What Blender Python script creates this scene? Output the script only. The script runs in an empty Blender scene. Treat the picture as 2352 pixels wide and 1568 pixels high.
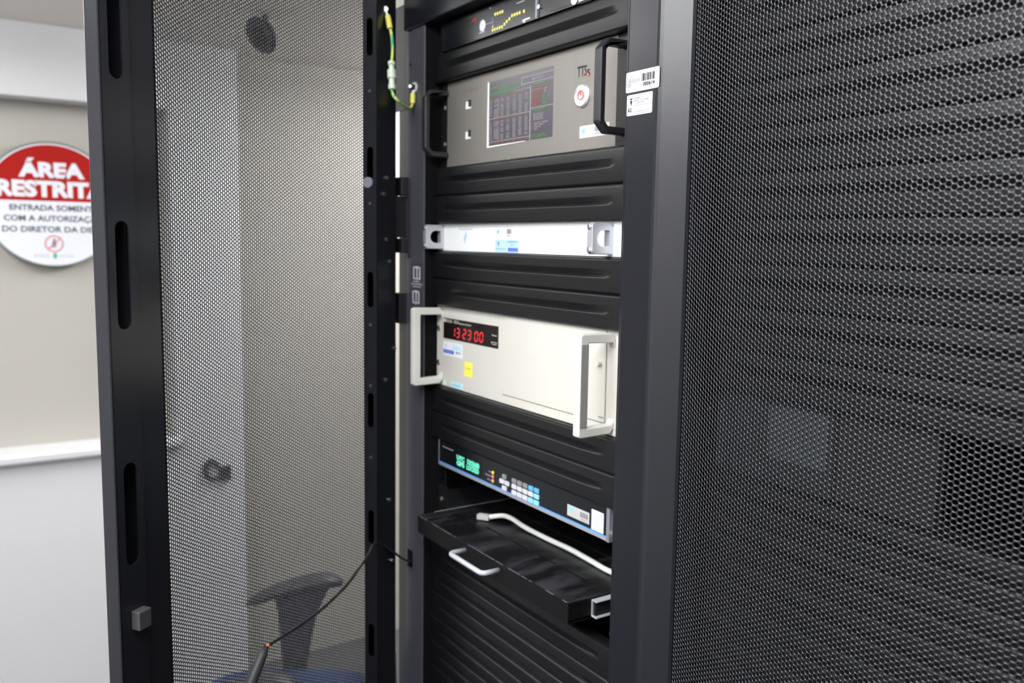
import bpy, bmesh, math, random
import numpy as np
from mathutils import Vector, Matrix
from mathutils.geometry import tessellate_polygon

SC = bpy.context.scene
COL = SC.collection
random.seed(7)

# ------------------------------------------------------------------ camera
F_PX = 1994.7609
CAM = Vector((1.263074, -0.681466, 1.598632))
RT = Vector((0.55044109, 0.83472197, 0.01593249))
UP = Vector((-0.10447833, 0.04993742, 0.99327264))
FW = Vector((-0.82831086, 0.54840268, -0.11469796))
cd = bpy.data.cameras.new('camera')
cam = bpy.data.objects.new('camera', cd)
COL.objects.link(cam)
M = Matrix(((RT.x, UP.x, -FW.x, CAM.x), (RT.y, UP.y, -FW.y, CAM.y), (RT.z, UP.z, -FW.z, CAM.z), (0, 0, 0, 1)))
cam.matrix_world = M
cd.sensor_width = 36.0
cd.lens = F_PX / 2352 * 36.0
cd.clip_start = 0.02
cd.dof.use_dof = True
cd.dof.focus_distance = 0.88
cd.dof.aperture_fstop = 6.3
SC.camera = cam

# ------------------------------------------------------------------ world, exposure
SC.view_settings.view_transform = 'Standard'
SC.view_settings.look = 'None'
SC.view_settings.gamma = 1.0
SC.view_settings.use_curve_mapping = False
SC.view_settings.exposure = -0.5
w = bpy.data.worlds.new('world')
SC.world = w
w.use_nodes = True
w.node_tree.nodes['Background'].inputs[0].default_value = (0.9, 0.95, 1.0, 1)
w.node_tree.nodes['Background'].inputs[1].default_value = 0.05

# ------------------------------------------------------------------ room dimensions
CEIL = 2.27
FLR = -0.13
XL, XR, YF, YB = -2.10, 3.3, -2.5, 1.75
D0 = 1.892            # height of the lower edge of the top rack unit
U = 0.04445
LIGHT_W = 26.0

# ------------------------------------------------------------------ materials
MATS = {}
def mat(name, color, rough=0.5, metal=0.0, spec=0.5, emit=None, estr=1.0, noise=0.0, nscale=40.0, bump=0.0, bscale=400.0,
        stretch=None, alpha=None, coat=0.0):
    if name in MATS: return MATS[name]
    m = bpy.data.materials.new(name); m.use_nodes = True
    nt = m.node_tree; b = nt.nodes['Principled BSDF']
    b.inputs['Base Color'].default_value = (*color, 1)
    b.inputs['Roughness'].default_value = rough
    b.inputs['Metallic'].default_value = metal
    b.inputs['Specular IOR Level'].default_value = spec
    if coat: b.inputs['Coat Weight'].default_value = coat
    if emit:
        b.inputs['Emission Color'].default_value = (*emit, 1)
        b.inputs['Emission Strength'].default_value = estr
    tc = nt.nodes.new('ShaderNodeTexCoord'); mp = nt.nodes.new('ShaderNodeMapping')
    nt.links.new(tc.outputs['Object'], mp.inputs[0])
    if stretch: mp.inputs['Scale'].default_value = stretch
    if noise:
        n = nt.nodes.new('ShaderNodeTexNoise'); n.inputs['Scale'].default_value = nscale; n.inputs['Detail'].default_value = 6
        nt.links.new(mp.outputs[0], n.inputs['Vector'])
        mx = nt.nodes.new('ShaderNodeMix'); mx.data_type = 'RGBA'
        mx.inputs['A'].default_value = (*[c * (1 - noise) for c in color], 1)
        mx.inputs['B'].default_value = (*[min(1, c * (1 + noise)) for c in color], 1)
        nt.links.new(n.outputs['Fac'], mx.inputs['Factor'])
        nt.links.new(mx.outputs['Result'], b.inputs['Base Color'])
    if bump:
        n2 = nt.nodes.new('ShaderNodeTexNoise'); n2.inputs['Scale'].default_value = bscale; n2.inputs['Detail'].default_value = 3
        nt.links.new(mp.outputs[0], n2.inputs['Vector'])
        bp = nt.nodes.new('ShaderNodeBump'); bp.inputs['Strength'].default_value = bump; bp.inputs['Distance'].default_value = 0.001
        nt.links.new(n2.outputs['Fac'], bp.inputs['Height']); nt.links.new(bp.outputs[0], b.inputs['Normal'])
    MATS[name] = m
    return m

def scuffed(name, color, rough, scuff, scale=9.0, stretch=(1, 1, 3), lo=0.62, hi=0.78):
    """dark material with pale dusty scuffs of their own shape"""
    m = mat(name, color, rough)
    nt = m.node_tree; b = nt.nodes['Principled BSDF']
    tc = nt.nodes.new('ShaderNodeTexCoord'); mp = nt.nodes.new('ShaderNodeMapping'); mp.inputs['Scale'].default_value = stretch
    geo = nt.nodes.new('ShaderNodeNewGeometry')
    nt.links.new(geo.outputs['Position'], mp.inputs[0])
    n = nt.nodes.new('ShaderNodeTexNoise'); n.inputs['Scale'].default_value = scale; n.inputs['Detail'].default_value = 10; n.inputs['Roughness'].default_value = 0.7
    nt.links.new(mp.outputs[0], n.inputs['Vector'])
    r = nt.nodes.new('ShaderNodeValToRGB'); r.color_ramp.elements[0].position = lo; r.color_ramp.elements[1].position = hi
    r.color_ramp.elements[0].color = (0, 0, 0, 1); r.color_ramp.elements[1].color = (1, 1, 1, 1)
    nt.links.new(n.outputs['Fac'], r.inputs[0])
    mx = nt.nodes.new('ShaderNodeMix'); mx.data_type = 'RGBA'
    mx.inputs['A'].default_value = (*color, 1); mx.inputs['B'].default_value = (*scuff, 1)
    nt.links.new(r.outputs[0], mx.inputs['Factor']); nt.links.new(mx.outputs['Result'], b.inputs['Base Color'])
    return m

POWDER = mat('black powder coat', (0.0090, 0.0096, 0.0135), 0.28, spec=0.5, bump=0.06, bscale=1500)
POWDER_IN = mat('black painted inner steel', (0.007, 0.0075, 0.009), 0.5, spec=0.35)
MESHM = mat('black perforated steel', (0.013, 0.0135, 0.0175), 0.25, spec=1.0)
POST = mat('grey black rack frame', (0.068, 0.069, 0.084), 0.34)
VOID = mat('unlit black metal', (0.004, 0.004, 0.005), 0.8, spec=0.15)
BLANK = scuffed('black moulded plastic', (0.0052, 0.0054, 0.0064), 0.36, (0.022, 0.022, 0.024), 30, (1, 1, 1.6), 0.70, 0.86)
TRAY = scuffed('dusty black shelf', (0.0035, 0.0035, 0.0042), 0.42, (0.050, 0.050, 0.060), 16, (1.6, 0.45, 0.3), 0.50, 0.74)
STEEL = mat('brushed stainless steel', (0.275, 0.258, 0.238), 0.50, 0.55, noise=0.10, nscale=6, stretch=(60, 1, 1))
ALU = mat('matte aluminium', (0.55, 0.56, 0.60), 0.38, 0.6)
SCREW = mat('brass coloured screw', (0.75, 0.68, 0.55), 0.28, 1.0)
ZINC = mat('zinc plated steel', (0.62, 0.64, 0.68), 0.3, 1.0)
WHITEP = mat('white enamel', (0.86, 0.88, 0.88), 0.38)
CREAM = mat('cream enamel', (0.60, 0.588, 0.535), 0.42)
CREAMH = mat('pale grey handle casting', (0.66, 0.65, 0.61), 0.45)
GREYG = mat('grey ribbed grip', (0.27, 0.265, 0.255), 0.55)
BLKP = mat('black plastic', (0.010, 0.010, 0.011), 0.42)
GLOSSB = mat('gloss black fascia', (0.006, 0.007, 0.009), 0.22)
HANDLEB = mat('black handle casting', (0.018, 0.018, 0.021), 0.38)
STICK = mat('white sticker', (0.58, 0.58, 0.60), 0.5)
SILVSTICK = mat('silver sticker', (0.50, 0.49, 0.50), 0.4)
INK = mat('black ink', (0.015, 0.015, 0.02), 0.6)
GREYINK = mat('grey ink', (0.30, 0.30, 0.34), 0.6)
PALEINK = mat('pale grey print', (0.55, 0.56, 0.62), 0.6)
CYAN = mat('sky blue print', (0.22, 0.62, 0.88), 0.5)
LBLUE = mat('pale blue sticker', (0.45, 0.66, 0.88), 0.5)
ICE = mat('ice blue sticker', (0.66, 0.80, 0.90), 0.5)
BLUE = mat('blue print', (0.10, 0.17, 0.62), 0.5)
YELL = mat('yellow sticker', (0.92, 0.85, 0.10), 0.5)
DYELL = mat('olive print', (0.45, 0.40, 0.05), 0.5)
GREENP = mat('pale green print', (0.62, 0.78, 0.66), 0.6)
WALL = mat('cream wall paint', (0.435, 0.417, 0.378), 0.75, noise=0.02, nscale=3, bump=0.03, bscale=150)
WALLW = mat('white wall paint', (0.66, 0.66, 0.675), 0.6, noise=0.015, nscale=3)
WALLD = mat('pale grey wall paint', (0.42, 0.42, 0.42), 0.7)
CEILM = mat('ceiling paint', (0.72, 0.69, 0.65), 0.85)
FLOORM = mat('grey vinyl floor', (0.10, 0.10, 0.105), 0.5, noise=0.08, nscale=20)

# ------------------------------------------------------------------ mesh helpers
class MB:
    def __init__(s): s.v = []; s.f = []
    def add(s, v, f):
        o = len(s.v); s.v += [tuple(p) for p in v]; s.f += [tuple(i + o for i in q) for q in f]; return s
    def box(s, x0, x1, y0, y1, z0, z1):
        v = [(x, y, z) for x in (x0, x1) for y in (y0, y1) for z in (z0, z1)]
        return s.add(v, [(0, 1, 3, 2), (4, 6, 7, 5), (0, 4, 5, 1), (2, 3, 7, 6), (0, 2, 6, 4), (1, 5, 7, 3)])
    def obox(s, c, ax, ay, az, hx, hy, hz):
        c = Vector(c); v = [c + ax * (i * hx) + ay * (j * hy) + az * (k * hz) for i in (-1, 1) for j in (-1, 1) for k in (-1, 1)]
        return s.add(v, [(0, 1, 3, 2), (4, 6, 7, 5), (0, 4, 5, 1), (2, 3, 7, 6), (0, 2, 6, 4), (1, 5, 7, 3)])
    def prism(s, poly, fn, a, b):
        """poly 2D extruded between parameters a and b; fn(p,q,r) -> xyz"""
        n = len(poly)
        v = [fn(p[0], p[1], a) for p in poly] + [fn(p[0], p[1], b) for p in poly]
        f = [(i, (i + 1) % n, n + (i + 1) % n, n + i) for i in range(n)]
        tri = tessellate_polygon([[Vector((p[0], p[1], 0)) for p in poly]])
        f += [tuple(t) for t in tri] + [tuple(n + i for i in reversed(t)) for t in tri]
        return s.add(v, f)
    def plate(s, outer, holes, fn, a, b):
        loops = [outer] + list(holes)
        flat = [p for L in loops for p in L]; n = len(flat)
        v = [fn(p[0], p[1], a) for p in flat] + [fn(p[0], p[1], b) for p in flat]
        tri = tessellate_polygon([[Vector((p[0], p[1], 0)) for p in L] for L in loops])
        f = [tuple(t) for t in tri] + [tuple(n + i for i in reversed(t)) for t in tri]
        o = 0
        for L in loops:
            k = len(L)
            f += [(o + i, o + (i + 1) % k, n + o + (i + 1) % k, n + o + i) for i in range(k)]
            o += k
        return s.add(v, f)
    def tube(s, pts, r, n=10, cap=True):
        pts = [Vector(p) for p in pts]
        rr = r if isinstance(r, (list, tuple)) else [r] * len(pts)
        ref = Vector((0.3, 0.2, 0.93)).normalized(); v = []; f = []
        prev = None
        for i, p in enumerate(pts):
            t = (pts[min(i + 1, len(pts) - 1)] - pts[max(i - 1, 0)]).normalized()
            if prev is None:
                a = t.cross(ref)
                if a.length < 0.1: a = t.cross(Vector((1, 0, 0)))
                a.normalize()
            else:
                a = (prev - t * prev.dot(t)).normalized()
            prev = a; bb = t.cross(a)
            for k in range(n):
                an = 2 * math.pi * k / n
                v.append(p + (a * math.cos(an) + bb * math.sin(an)) * rr[i])
        for i in range(len(pts) - 1):
            for k in range(n):
                f.append((i * n + k, i * n + (k + 1) % n, (i + 1) * n + (k + 1) % n, (i + 1) * n + k))
        if cap:
            f.append(tuple(reversed(range(n)))); f.append(tuple(range((len(pts) - 1) * n, len(pts) * n)))
        return s.add(v, f)
    def cyl(s, a, b, r, n=20, r2=None):
        return s.tube([a, b], [r, r if r2 is None else r2], n)
    def build(s, name, m, parent=None, bevel=0.0, seg=2, smooth=False, at=None):
        me = bpy.data.meshes.new(name)
        off = Vector((0, 0, 0))
        if at is not None: off = Vector(at)
        elif parent is not None and parent.get('_base') is not None: off = Vector(parent['_base'])
        me.from_pydata([tuple(Vector(p) - off) for p in s.v], [], s.f)
        bm = bmesh.new(); bm.from_mesh(me)
        bmesh.ops.recalc_face_normals(bm, faces=bm.faces)
        bm.to_mesh(me); bm.free()
        me.materials.append(m)
        if smooth:
            for p in me.polygons: p.use_smooth = True
        o = bpy.data.objects.new(name, me); COL.objects.link(o)
        if parent is not None:
            o.parent = parent
            if parent.get('_base') is not None: o['_base'] = parent['_base']
        elif at is not None:
            o.location = off; o['_base'] = tuple(off)
        if bevel:
            bv = o.modifiers.new('bevel', 'BEVEL'); bv.width = bevel; bv.segments = seg; bv.limit_method = 'ANGLE'; bv.angle_limit = math.radians(40)
        return o

def thing(name, label, cat, base, group=None):
    o = bpy.data.objects.new(name, None); COL.objects.link(o)
    o.location = base; o['_base'] = tuple(base); o['label'] = label; o['category'] = cat
    o.empty_display_size = 0.05
    if group: o['group'] = group
    return o
def tag(o, label, cat, group=None):
    o['label'] = label; o['category'] = cat
    if group: o['group'] = group
    return o
def struct(o): o['kind'] = 'structure'; return o

def XYZ(p, q, r): return (p, q, r)          # plan polygon, extruded in z
def XZ(p, q, r): return (p, r, q)           # front view polygon, extruded in y
def YZ(p, q, r): return (r, p, q)           # side view polygon, extruded in x
def circ(cx, cz, r, n=20): return [(cx + r * math.cos(2 * math.pi * k / n), cz + r * math.sin(2 * math.pi * k / n)) for k in range(n)]
def rrect(x0, x1, z0, z1, r, n=4):
    out = []
    for cx, cz, a0 in ((x1 - r, z1 - r, 0), (x0 + r, z1 - r, 90), (x0 + r, z0 + r, 180), (x1 - r, z0 + r, 270)):
        for k in range(n + 1):
            a = math.radians(a0 + 90 * k / n); out.append((cx + r * math.cos(a), cz + r * math.sin(a)))
    return out
def slot(cx, z0, z1, wd, n=8):
    r = wd / 2
    return ([(cx + r * math.cos(math.pi * k / n), z1 - r + r * math.sin(math.pi * k / n)) for k in range(n + 1)] +
            [(cx + r * math.cos(math.pi + math.pi * k / n), z0 + r + r * math.sin(math.pi + math.pi * k / n)) for k in range(n + 1)])
def sheet(pts, th):
    """plan polygon of a folded sheet: polyline offset to its left by th"""
    pts = [Vector(p) for p in pts]; left = []
    for i, p in enumerate(pts):
        ds = []
        if i > 0: ds.append((p - pts[i - 1]).normalized())
        if i < len(pts) - 1: ds.append((pts[i + 1] - p).normalized())
        ns = [Vector((-d.y, d.x)) for d in ds]
        nn = sum(ns, Vector((0, 0))); nn.normalize()
        k = 1 / max(0.4, nn.dot(ns[0]))
        left.append(p + nn * th * k)
    return [tuple(p) for p in pts] + [tuple(p) for p in reversed(left)]

FONT_CACHE = {}
def text(name, body, fn, x0, z0, height, m, parent, width=None, bold=0.0, n0=0.0, depth=0.0002, align='LEFT', z1=None, shear=0.0):
    """lettering; fn(p,q,r) maps text plane to world. height is cap height; width fits the line"""
    cu = bpy.data.curves.new('t', 'FONT'); cu.body = body; cu.size = 1.0; cu.offset = bold; cu.align_x = 'LEFT'; cu.shear = shear
    cu.resolution_u = 3
    ob = bpy.data.objects.new('t', cu); COL.objects.link(ob)
    dg = bpy.context.evaluated_depsgraph_get(); dg.update()
    me = bpy.data.meshes.new_from_object(ob.evaluated_get(dg))
    bpy.data.objects.remove(ob); bpy.data.curves.remove(cu)
    vs = [v.co.copy() for v in me.vertices]; fs = [tuple(p.vertices) for p in me.polygons]
    bpy.data.meshes.remove(me)
    mb = MB()
    if not vs: return mb
    lx = min(v.x for v in vs); hx = max(v.x for v in vs)
    sc = height / 0.729
    sx = sc if width is None else width / (hx - lx)
    xo = x0 if align == 'LEFT' else x0 - sx * (hx - lx) / 2
    mb.add([fn(xo + (v.x - lx) * sx, z0 + v.y * sc, n0) for v in vs], fs)
    if name: return mb.build(name, m, parent)
    return mb
def rack_fn(y): return lambda p, q, r: (p, y - 0.0004 - r, D0 + q)   # p = x, q = height above datum
def flat(mb, poly, y, th=0.0003):
    """thin sticker or print in the rack front plane, poly in (x, height above datum)"""
    return mb.prism(poly, lambda p, q, r: (p, r, D0 + q), y - th, y)
def rect(x0, x1, z0, z1): return [(x0, z0), (x1, z0), (x1, z1), (x0, z1)]

def screw(x, y, z, parent, r=0.0042, m=None, nm='screw'):
    mb = MB(); mb.tube([(x, y, z), (x, y - 0.0014, z), (x, y - 0.0026, z)], [r, r, r * 0.62], 14)
    mb.box(x - r * 0.55, x + r * 0.55, y - 0.0029, y - 0.0025, z - 0.0005, z + 0.0005)
    return mb.build(nm, m or SCREW, parent)

# ------------------------------------------------------------------ lights: ceiling fixtures out of view, two of them added to brighten chosen surfaces
def ceiling_light(x, y, lx, ly, watt, label):
    t = thing('ceiling_light', label, 'light', (x, y, CEIL), 'ceiling panel lights')
    fr = MB(); fr.plate(rect(x - lx / 2 - .02, x + lx / 2 + .02, y - ly / 2 - .02, y + ly / 2 + .02),
                        [rect(x - lx / 2, x + lx / 2, y - ly / 2, y + ly / 2)], XYZ, CEIL - 0.018, CEIL)
    fr.build('frame', WHITEP, t)
    df = MB(); df.box(x - lx / 2, x + lx / 2, y - ly / 2, y + ly / 2, CEIL - 0.075, CEIL - 0.018)  # dropped below the ceiling so its sides brighten the bulkhead
    dm = mat('lit diffuser %.1f' % watt, (0.9, 0.9, 0.9), 0.5, emit=(0.985, 0.99, 1.0), estr=watt)
    df.build('diffuser', dm, t)
ceiling_light(0.95, -0.74, 1.2, 0.26, LIGHT_W * 1.15, 'white ceiling panel light over the aisle in front of the open rack')
ceiling_light(0.75, -1.70, 1.2, 0.60, LIGHT_W * 1.2, 'wide white ceiling panel light added behind the viewer to brighten the door stile')  # unseen lamp, added for the bevel of the closed door's stile to reflect
ceiling_light(-1.05, -1.05, 1.2, 0.30, LIGHT_W * 0.85, 'white ceiling panel light nearest the round red and white sign')
ceiling_light(-1.15, 1.05, 1.2, 0.30, LIGHT_W * 2.1, 'white ceiling panel light added near the back wall to brighten the wall beyond the chair')  # unseen lamp, added to lift the wall seen through the open door

# ------------------------------------------------------------------ room
def room():
    struct(MB().box(XL - .1, XR + .1, YF - .1, YB + .1, FLR - 0.1, FLR).build('floor', FLOORM))
    struct(MB().box(XL - .1, XR + .1, YF - .1, YB + .1, CEIL, CEIL + 0.1).build('ceiling', CEILM))
    struct(MB().box(XL - .1, XL, YF, YB, FLR, CEIL).build('wall_left', WALL))
    struct(MB().box(XR, XR + .1, YF, YB, FLR, CEIL).build('wall_right', WALLD))
    struct(MB().box(XL - .1, XR + .1, YF - .1, YF, FLR, CEIL).build('wall_front', WALLW))
    struct(MB().box(XL - .1, XR + .1, YB, YB + .1, FLR, CEIL).build('wall_back', WALL))
    # white bulkhead above, white panelling below and white jamb around the recessed wall that carries the sign
    struct(MB().box(XL, -2.0, YF, 0.02, 2.052, CEIL).build('trim_1', WALLW))
    struct(MB().box(XL, -1.985, YF, 0.02, 2.036, 2.052).build('trim_2', WALLW))
    struct(MB().box(XL, -2.0, YF, 0.02, FLR, 0.835).build('trim_3', WALLW))
    b = MB().prism([(-2.10, 0.835), (-1.975, 0.835), (-1.965, 0.845), (-1.965, 0.862), (-1.975, 0.872), (-2.10, 0.872)],
                   lambda p, q, r: (p, r, q), YF, 0.032).build('trim_4', WALLW)
    struct(b)
    struct(MB().box(XL, -1.998, 0.02, 0.262, FLR, CEIL).build('trim_5', WALLW))
room()

# ------------------------------------------------------------------ perforated sheet shared by both doors
P_MESH = 0.005
def t_arc(s): return 0.018 + 0.024 * (1 - ((s - 0.3005) / 0.2155) ** 2)
S0, S1, Z0M, Z1M = 0.0835, 0.530, 0.62, 1.989
def perforated_mesh():
    p = P_MESH; cw = p * math.sqrt(3) / 2
    # arc length table
    ss = np.linspace(S0 - 0.01, S1 + 0.01, 2000); tt = t_arc(ss)
    al = np.concatenate([[0], np.cumsum(np.hypot(np.diff(ss), np.diff(tt)))])
    L = np.interp(S1, ss, al) - np.interp(S0, ss, al); a0 = np.interp(S0, ss, al)
    nc = int(L / cw); nr = int((Z1M - Z0M) / p)
    ci, ri = np.meshgrid(np.arange(nc), np.arange(nr), indexing='ij'); ci = ci.ravel(); ri = ri.ravel()
    cu = (ci + 0.5) * cw; cz = Z0M + (ri + 0.5 + 0.5 * (ci % 2)) * p
    R = p / math.sqrt(3)
    N = 12
    ang = np.arange(N) * 2 * math.pi / N
    hexa = np.arange(6) * math.pi / 3
    r0, r1, th, bv = 0.00240, 0.00212, 0.0014, 0.00042
    offs = []
    for dep in (0.0, th):                                  # hex corners front/back
        offs.append(np.stack([R * np.cos(hexa), R * np.sin(hexa), np.full(6, dep)], -1))
    offs.append(np.stack([r0 * np.cos(ang), r0 * np.sin(ang), np.zeros(N)], -1))
    offs.append(np.stack([r1 * np.cos(ang), r1 * np.sin(ang), np.full(N, bv)], -1))
    offs.append(np.stack([r1 * np.cos(ang), r1 * np.sin(ang), np.full(N, th)], -1))
    offs = np.concatenate(offs)                            # 6+6+12*3 = 48
    nv = len(offs); n = len(cu)
    u = (cu[:, None] + offs[None, :, 0]); z = (cz[:, None] + offs[None, :, 1]); dpt = np.broadcast_to(offs[None, :, 2], u.shape)
    s = np.interp(u + a0, al, ss); t = t_arc(s)
    slope = -0.024 * 2 * (s - 0.3005) / 0.2155 ** 2; nl = np.sqrt(1 + slope ** 2)
    s2 = s - dpt * (-slope) / nl; t2 = t - dpt / nl
    co = np.stack([s2, -t2, z], -1).reshape(-1, 3)
    H0, H1, A, B, C = 0, 6, 12, 24, 36
    faces = []
    for i in range(6):
        j = (i + 1) % 6
        faces.append([H0 + i, H0 + j, A + (2 * j) % N, A + 2 * i + 1, A + 2 * i])
        faces.append([H1 + j, H1 + i, C + 2 * i, C + 2 * i + 1, C + (2 * j) % N])
    for k in range(N):
        q = (k + 1) % N
        faces.append([A + k, A + q, B + q, B + k]); faces.append([B + k, B + q, C + q, C + k])
    lens = np.array([len(f) for f in faces]); flatf = np.concatenate([np.array(f) for f in faces])
    loops = (np.arange(n)[:, None] * nv + flatf[None, :]).ravel().astype(np.int32)
    tot = np.tile(lens, n).astype(np.int32); start = np.concatenate([[0], np.cumsum(tot)[:-1]]).astype(np.int32)
    me = bpy.data.meshes.new('mesh_panel')
    me.vertices.add(len(co)); me.vertices.foreach_set('co', co.astype(np.float32).ravel())
    me.loops.add(len(loops)); me.loops.foreach_set('vertex_index', loops)
    me.polygons.add(len(tot)); me.polygons.foreach_set('loop_start', start)
    try: me.polygons.foreach_set('loop_total', tot)
    except Exception: pass
    me.polygons.foreach_set('use_smooth', np.ones(len(tot), dtype=bool))
    me.update(calc_edges=True); me.validate()
    me.materials.append(MESHM)
    return me
PERF = perforated_mesh()

def rack_door(rack, loc, rot, latch=True):
    """one curved perforated door; local x runs from hinge to free edge, local -y is the outer face"""
    ZB, ZT = FLR + 0.05, 1.997
    D = lambda p, q, r: (p, -q, r)
    base = Vector(rack['_base'])
    body = MB()
    body.prism(sheet([(0.0, 0.010), (0.0, 0.0325), (0.0012, 0.0355), (0.0045, 0.037), (0.047, 0.037), (0.0505, 0.0365), (0.0545, 0.0352), (0.0795, 0.0205), (0.0815, 0.0175), (0.0815, 0.0135)], -0.0016), D, ZB, ZT)
    body.prism(sheet([(0.0, 0.011), (0.028, -0.010), (0.085, -0.010)], 0.0020), D, ZB, ZT)
    # inner wall of hinge stile with slots (plane at s = 0.085, slots seen from inside)
    zs = [1.913 - 0.198 * k for k in range(9)]
    body.plate([(-0.010, ZB), (0.0155, ZB), (0.0155, ZT), (-0.010, ZT)], [slot(0.0035, z - .029, z + .029, 0.0115) for z in zs],
               lambda p, q, r: (r, -p, q), 0.0830, 0.0850)
    # free stile
    body.prism(sheet([(0.512, 0.0195), (0.545, 0.037), (0.577, 0.037), (0.604, 0.0215), (0.605, 0.020), (0.605, 0.0)], -0.0016), D, ZB, ZT)
    body.prism(sheet([(0.527, 0.0165), (0.527, 0.0065), (0.567, 0.0065)], 0.0018), D, ZB, ZT)
    zs2 = [1.8215 - 0.2667 * k for k in range(7)]
    body.plate([(0.566, ZB), (0.605, ZB), (0.605, ZT), (0.566, ZT)], [slot(0.5845, z - .059, z + .059, 0.0185) for z in zs2],
               lambda p, q, r: (p, -r, q), 0.0, 0.0022)
    # top and bottom rails following the bow of the mesh
    ar = [(s, t_arc(s) + 0.0035) for s in np.linspace(0.080, 0.515, 18)]
    inn = [(s, 0.004) for s in (0.515, 0.080)]
    body.prism(ar + [(a, c - 0.008) for a, c in reversed(ar)], D, 1.9865, ZT)
    body.prism(ar + inn, D, ZB, 0.63)
    me_o = body.build('door', POWDER, None)
    me_o.parent = rack
    me_o.location = Vector(loc) - base; me_o.rotation_euler = (0, 0, rot)
    me_o['_base'] = (0.0, 0.0, 0.0)
    mp = bpy.data.objects.new('mesh_panel', PERF); COL.objects.link(mp); mp.parent = me_o
    if latch:
        lb = MB().box(0.572, 0.5900, -0.0005, 0.012, 1.1545, 1.1765)
        lb.build('latch_bolt', mat('worn dark latch', (0.10, 0.10, 0.105), 0.35, 0.5), me_o, bevel=0.0012)
        pl = MB(); pl.cyl((0.0840, -0.0060, 1.688), (0.0885, -0.0060, 1.688), 0.0085, 20)
        pl.build('hole_plug', mat('frosted grey plug', (0.22, 0.22, 0.28), 0.4), me_o)
        for s_, z_ in ((0.058, 1.6972), (0.067, 1.671), (0.060, 1.598), (0.050, 1.5625), (0.033, 1.4165), (0.061, 1.367), (0.05, 1.16), (0.04, 1.05)):
            b = MB(); b.cyl((s_, 0.010, z_), (s_, 0.0125, z_), 0.0032, 10); b.build('bolt', ZINC, me_o)
        for z_ in (1.83, 1.655, 1.46, 1.36, 1.24):
            b = MB(); b.cyl((0.085, -0.003, z_), (0.0865, -0.003, z_), 0.0024, 10); b.build('rivet', mat('dull rivet', (0.12, 0.12, 0.13), 0.4, 0.5), me_o)
    return me_o

# ------------------------------------------------------------------ rack cabinets
RAIL_Y = 0.018
def rail_mesh(dx, left):
    zs0 = D0 + U
    x0, x1 = (dx - 0.0135, dx + 0.0105) if left else (dx + 0.4546, dx + 0.4786)
    cx = dx if left else dx + 0.4651
    holes = []
    for k in range(0, 27):
        for q in (6.35, 22.225, 38.1):
            z = zs0 - k * U - q / 1000
            holes.append(rect(cx - .0042, cx + .0042, z - .0042, z + .0042))
    mb = MB()
    mb.plate(rect(x0, x1, 0.06, D0 + U + 0.005), holes, XZ, RAIL_Y, RAIL_Y + 0.002)
    xs = (x0, x0 + 0.002) if left else (x1 - 0.002, x1)
    mb.box(xs[0], xs[1], RAIL_Y + 0.002, RAIL_Y + 0.06, 0.06, D0 + U + 0.005)
    return mb
def rack(dx, label):
    r = thing('server_rack', label, 'server rack', (dx + 0.2326, 0.45, FLR), None)
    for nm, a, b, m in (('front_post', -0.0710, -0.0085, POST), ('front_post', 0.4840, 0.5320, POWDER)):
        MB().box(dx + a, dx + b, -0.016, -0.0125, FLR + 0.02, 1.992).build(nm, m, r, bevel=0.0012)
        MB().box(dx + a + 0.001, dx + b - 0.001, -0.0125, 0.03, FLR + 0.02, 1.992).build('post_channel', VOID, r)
    beam = MB().box(dx - 0.0710, dx + 0.5320, -0.022, 0.03, 1.9385, 1.9925)
    beam.build('top_beam', POWDER, r, bevel=0.002)
    MB().box(dx - 0.0710, dx + 0.5320, -0.018, 0.03, FLR + 0.02, FLR + 0.058).build('bottom_beam', POST, r, bevel=0.002)
    MB().box(dx - 0.0700, dx + 0.5310, 0.03, 1.0, 1.975, 1.990).build('top_panel', POWDER, r)
    MB().box(dx - 0.0700, dx - 0.0680, 0.03, 1.0, FLR + 0.02, 1.975).build('side_panel', POWDER_IN, r)
    MB().box(dx + 0.5290, dx + 0.5310, 0.03, 1.0, FLR + 0.02, 1.975).build('side_panel', POWDER_IN, r)
    MB().box(dx - 0.0700, dx + 0.5310, 0.998, 1.0, FLR + 0.02, 1.975).build('rear_panel', VOID, r)
    MB().box(dx - 0.0700, dx + 0.5310, 0.03, 1.0, FLR, FLR + 0.02).build('base', POWDER_IN, r)
    rail_mesh(dx, True).build('mounting_rail', POWDER_IN, r); rail_mesh(dx, False).build('mounting_rail', POWDER_IN, r)
    # dark baffles between post and rail
    MB().box(dx - 0.0710, dx - 0.0085, 0.03, 0.032, 0.06, 1.938).build('baffle', VOID, r)
    MB().box(dx + 0.4790, dx + 0.5320, 0.03, 0.032, 0.06, 1.938).build('baffle', VOID, r)
    return r

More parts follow.
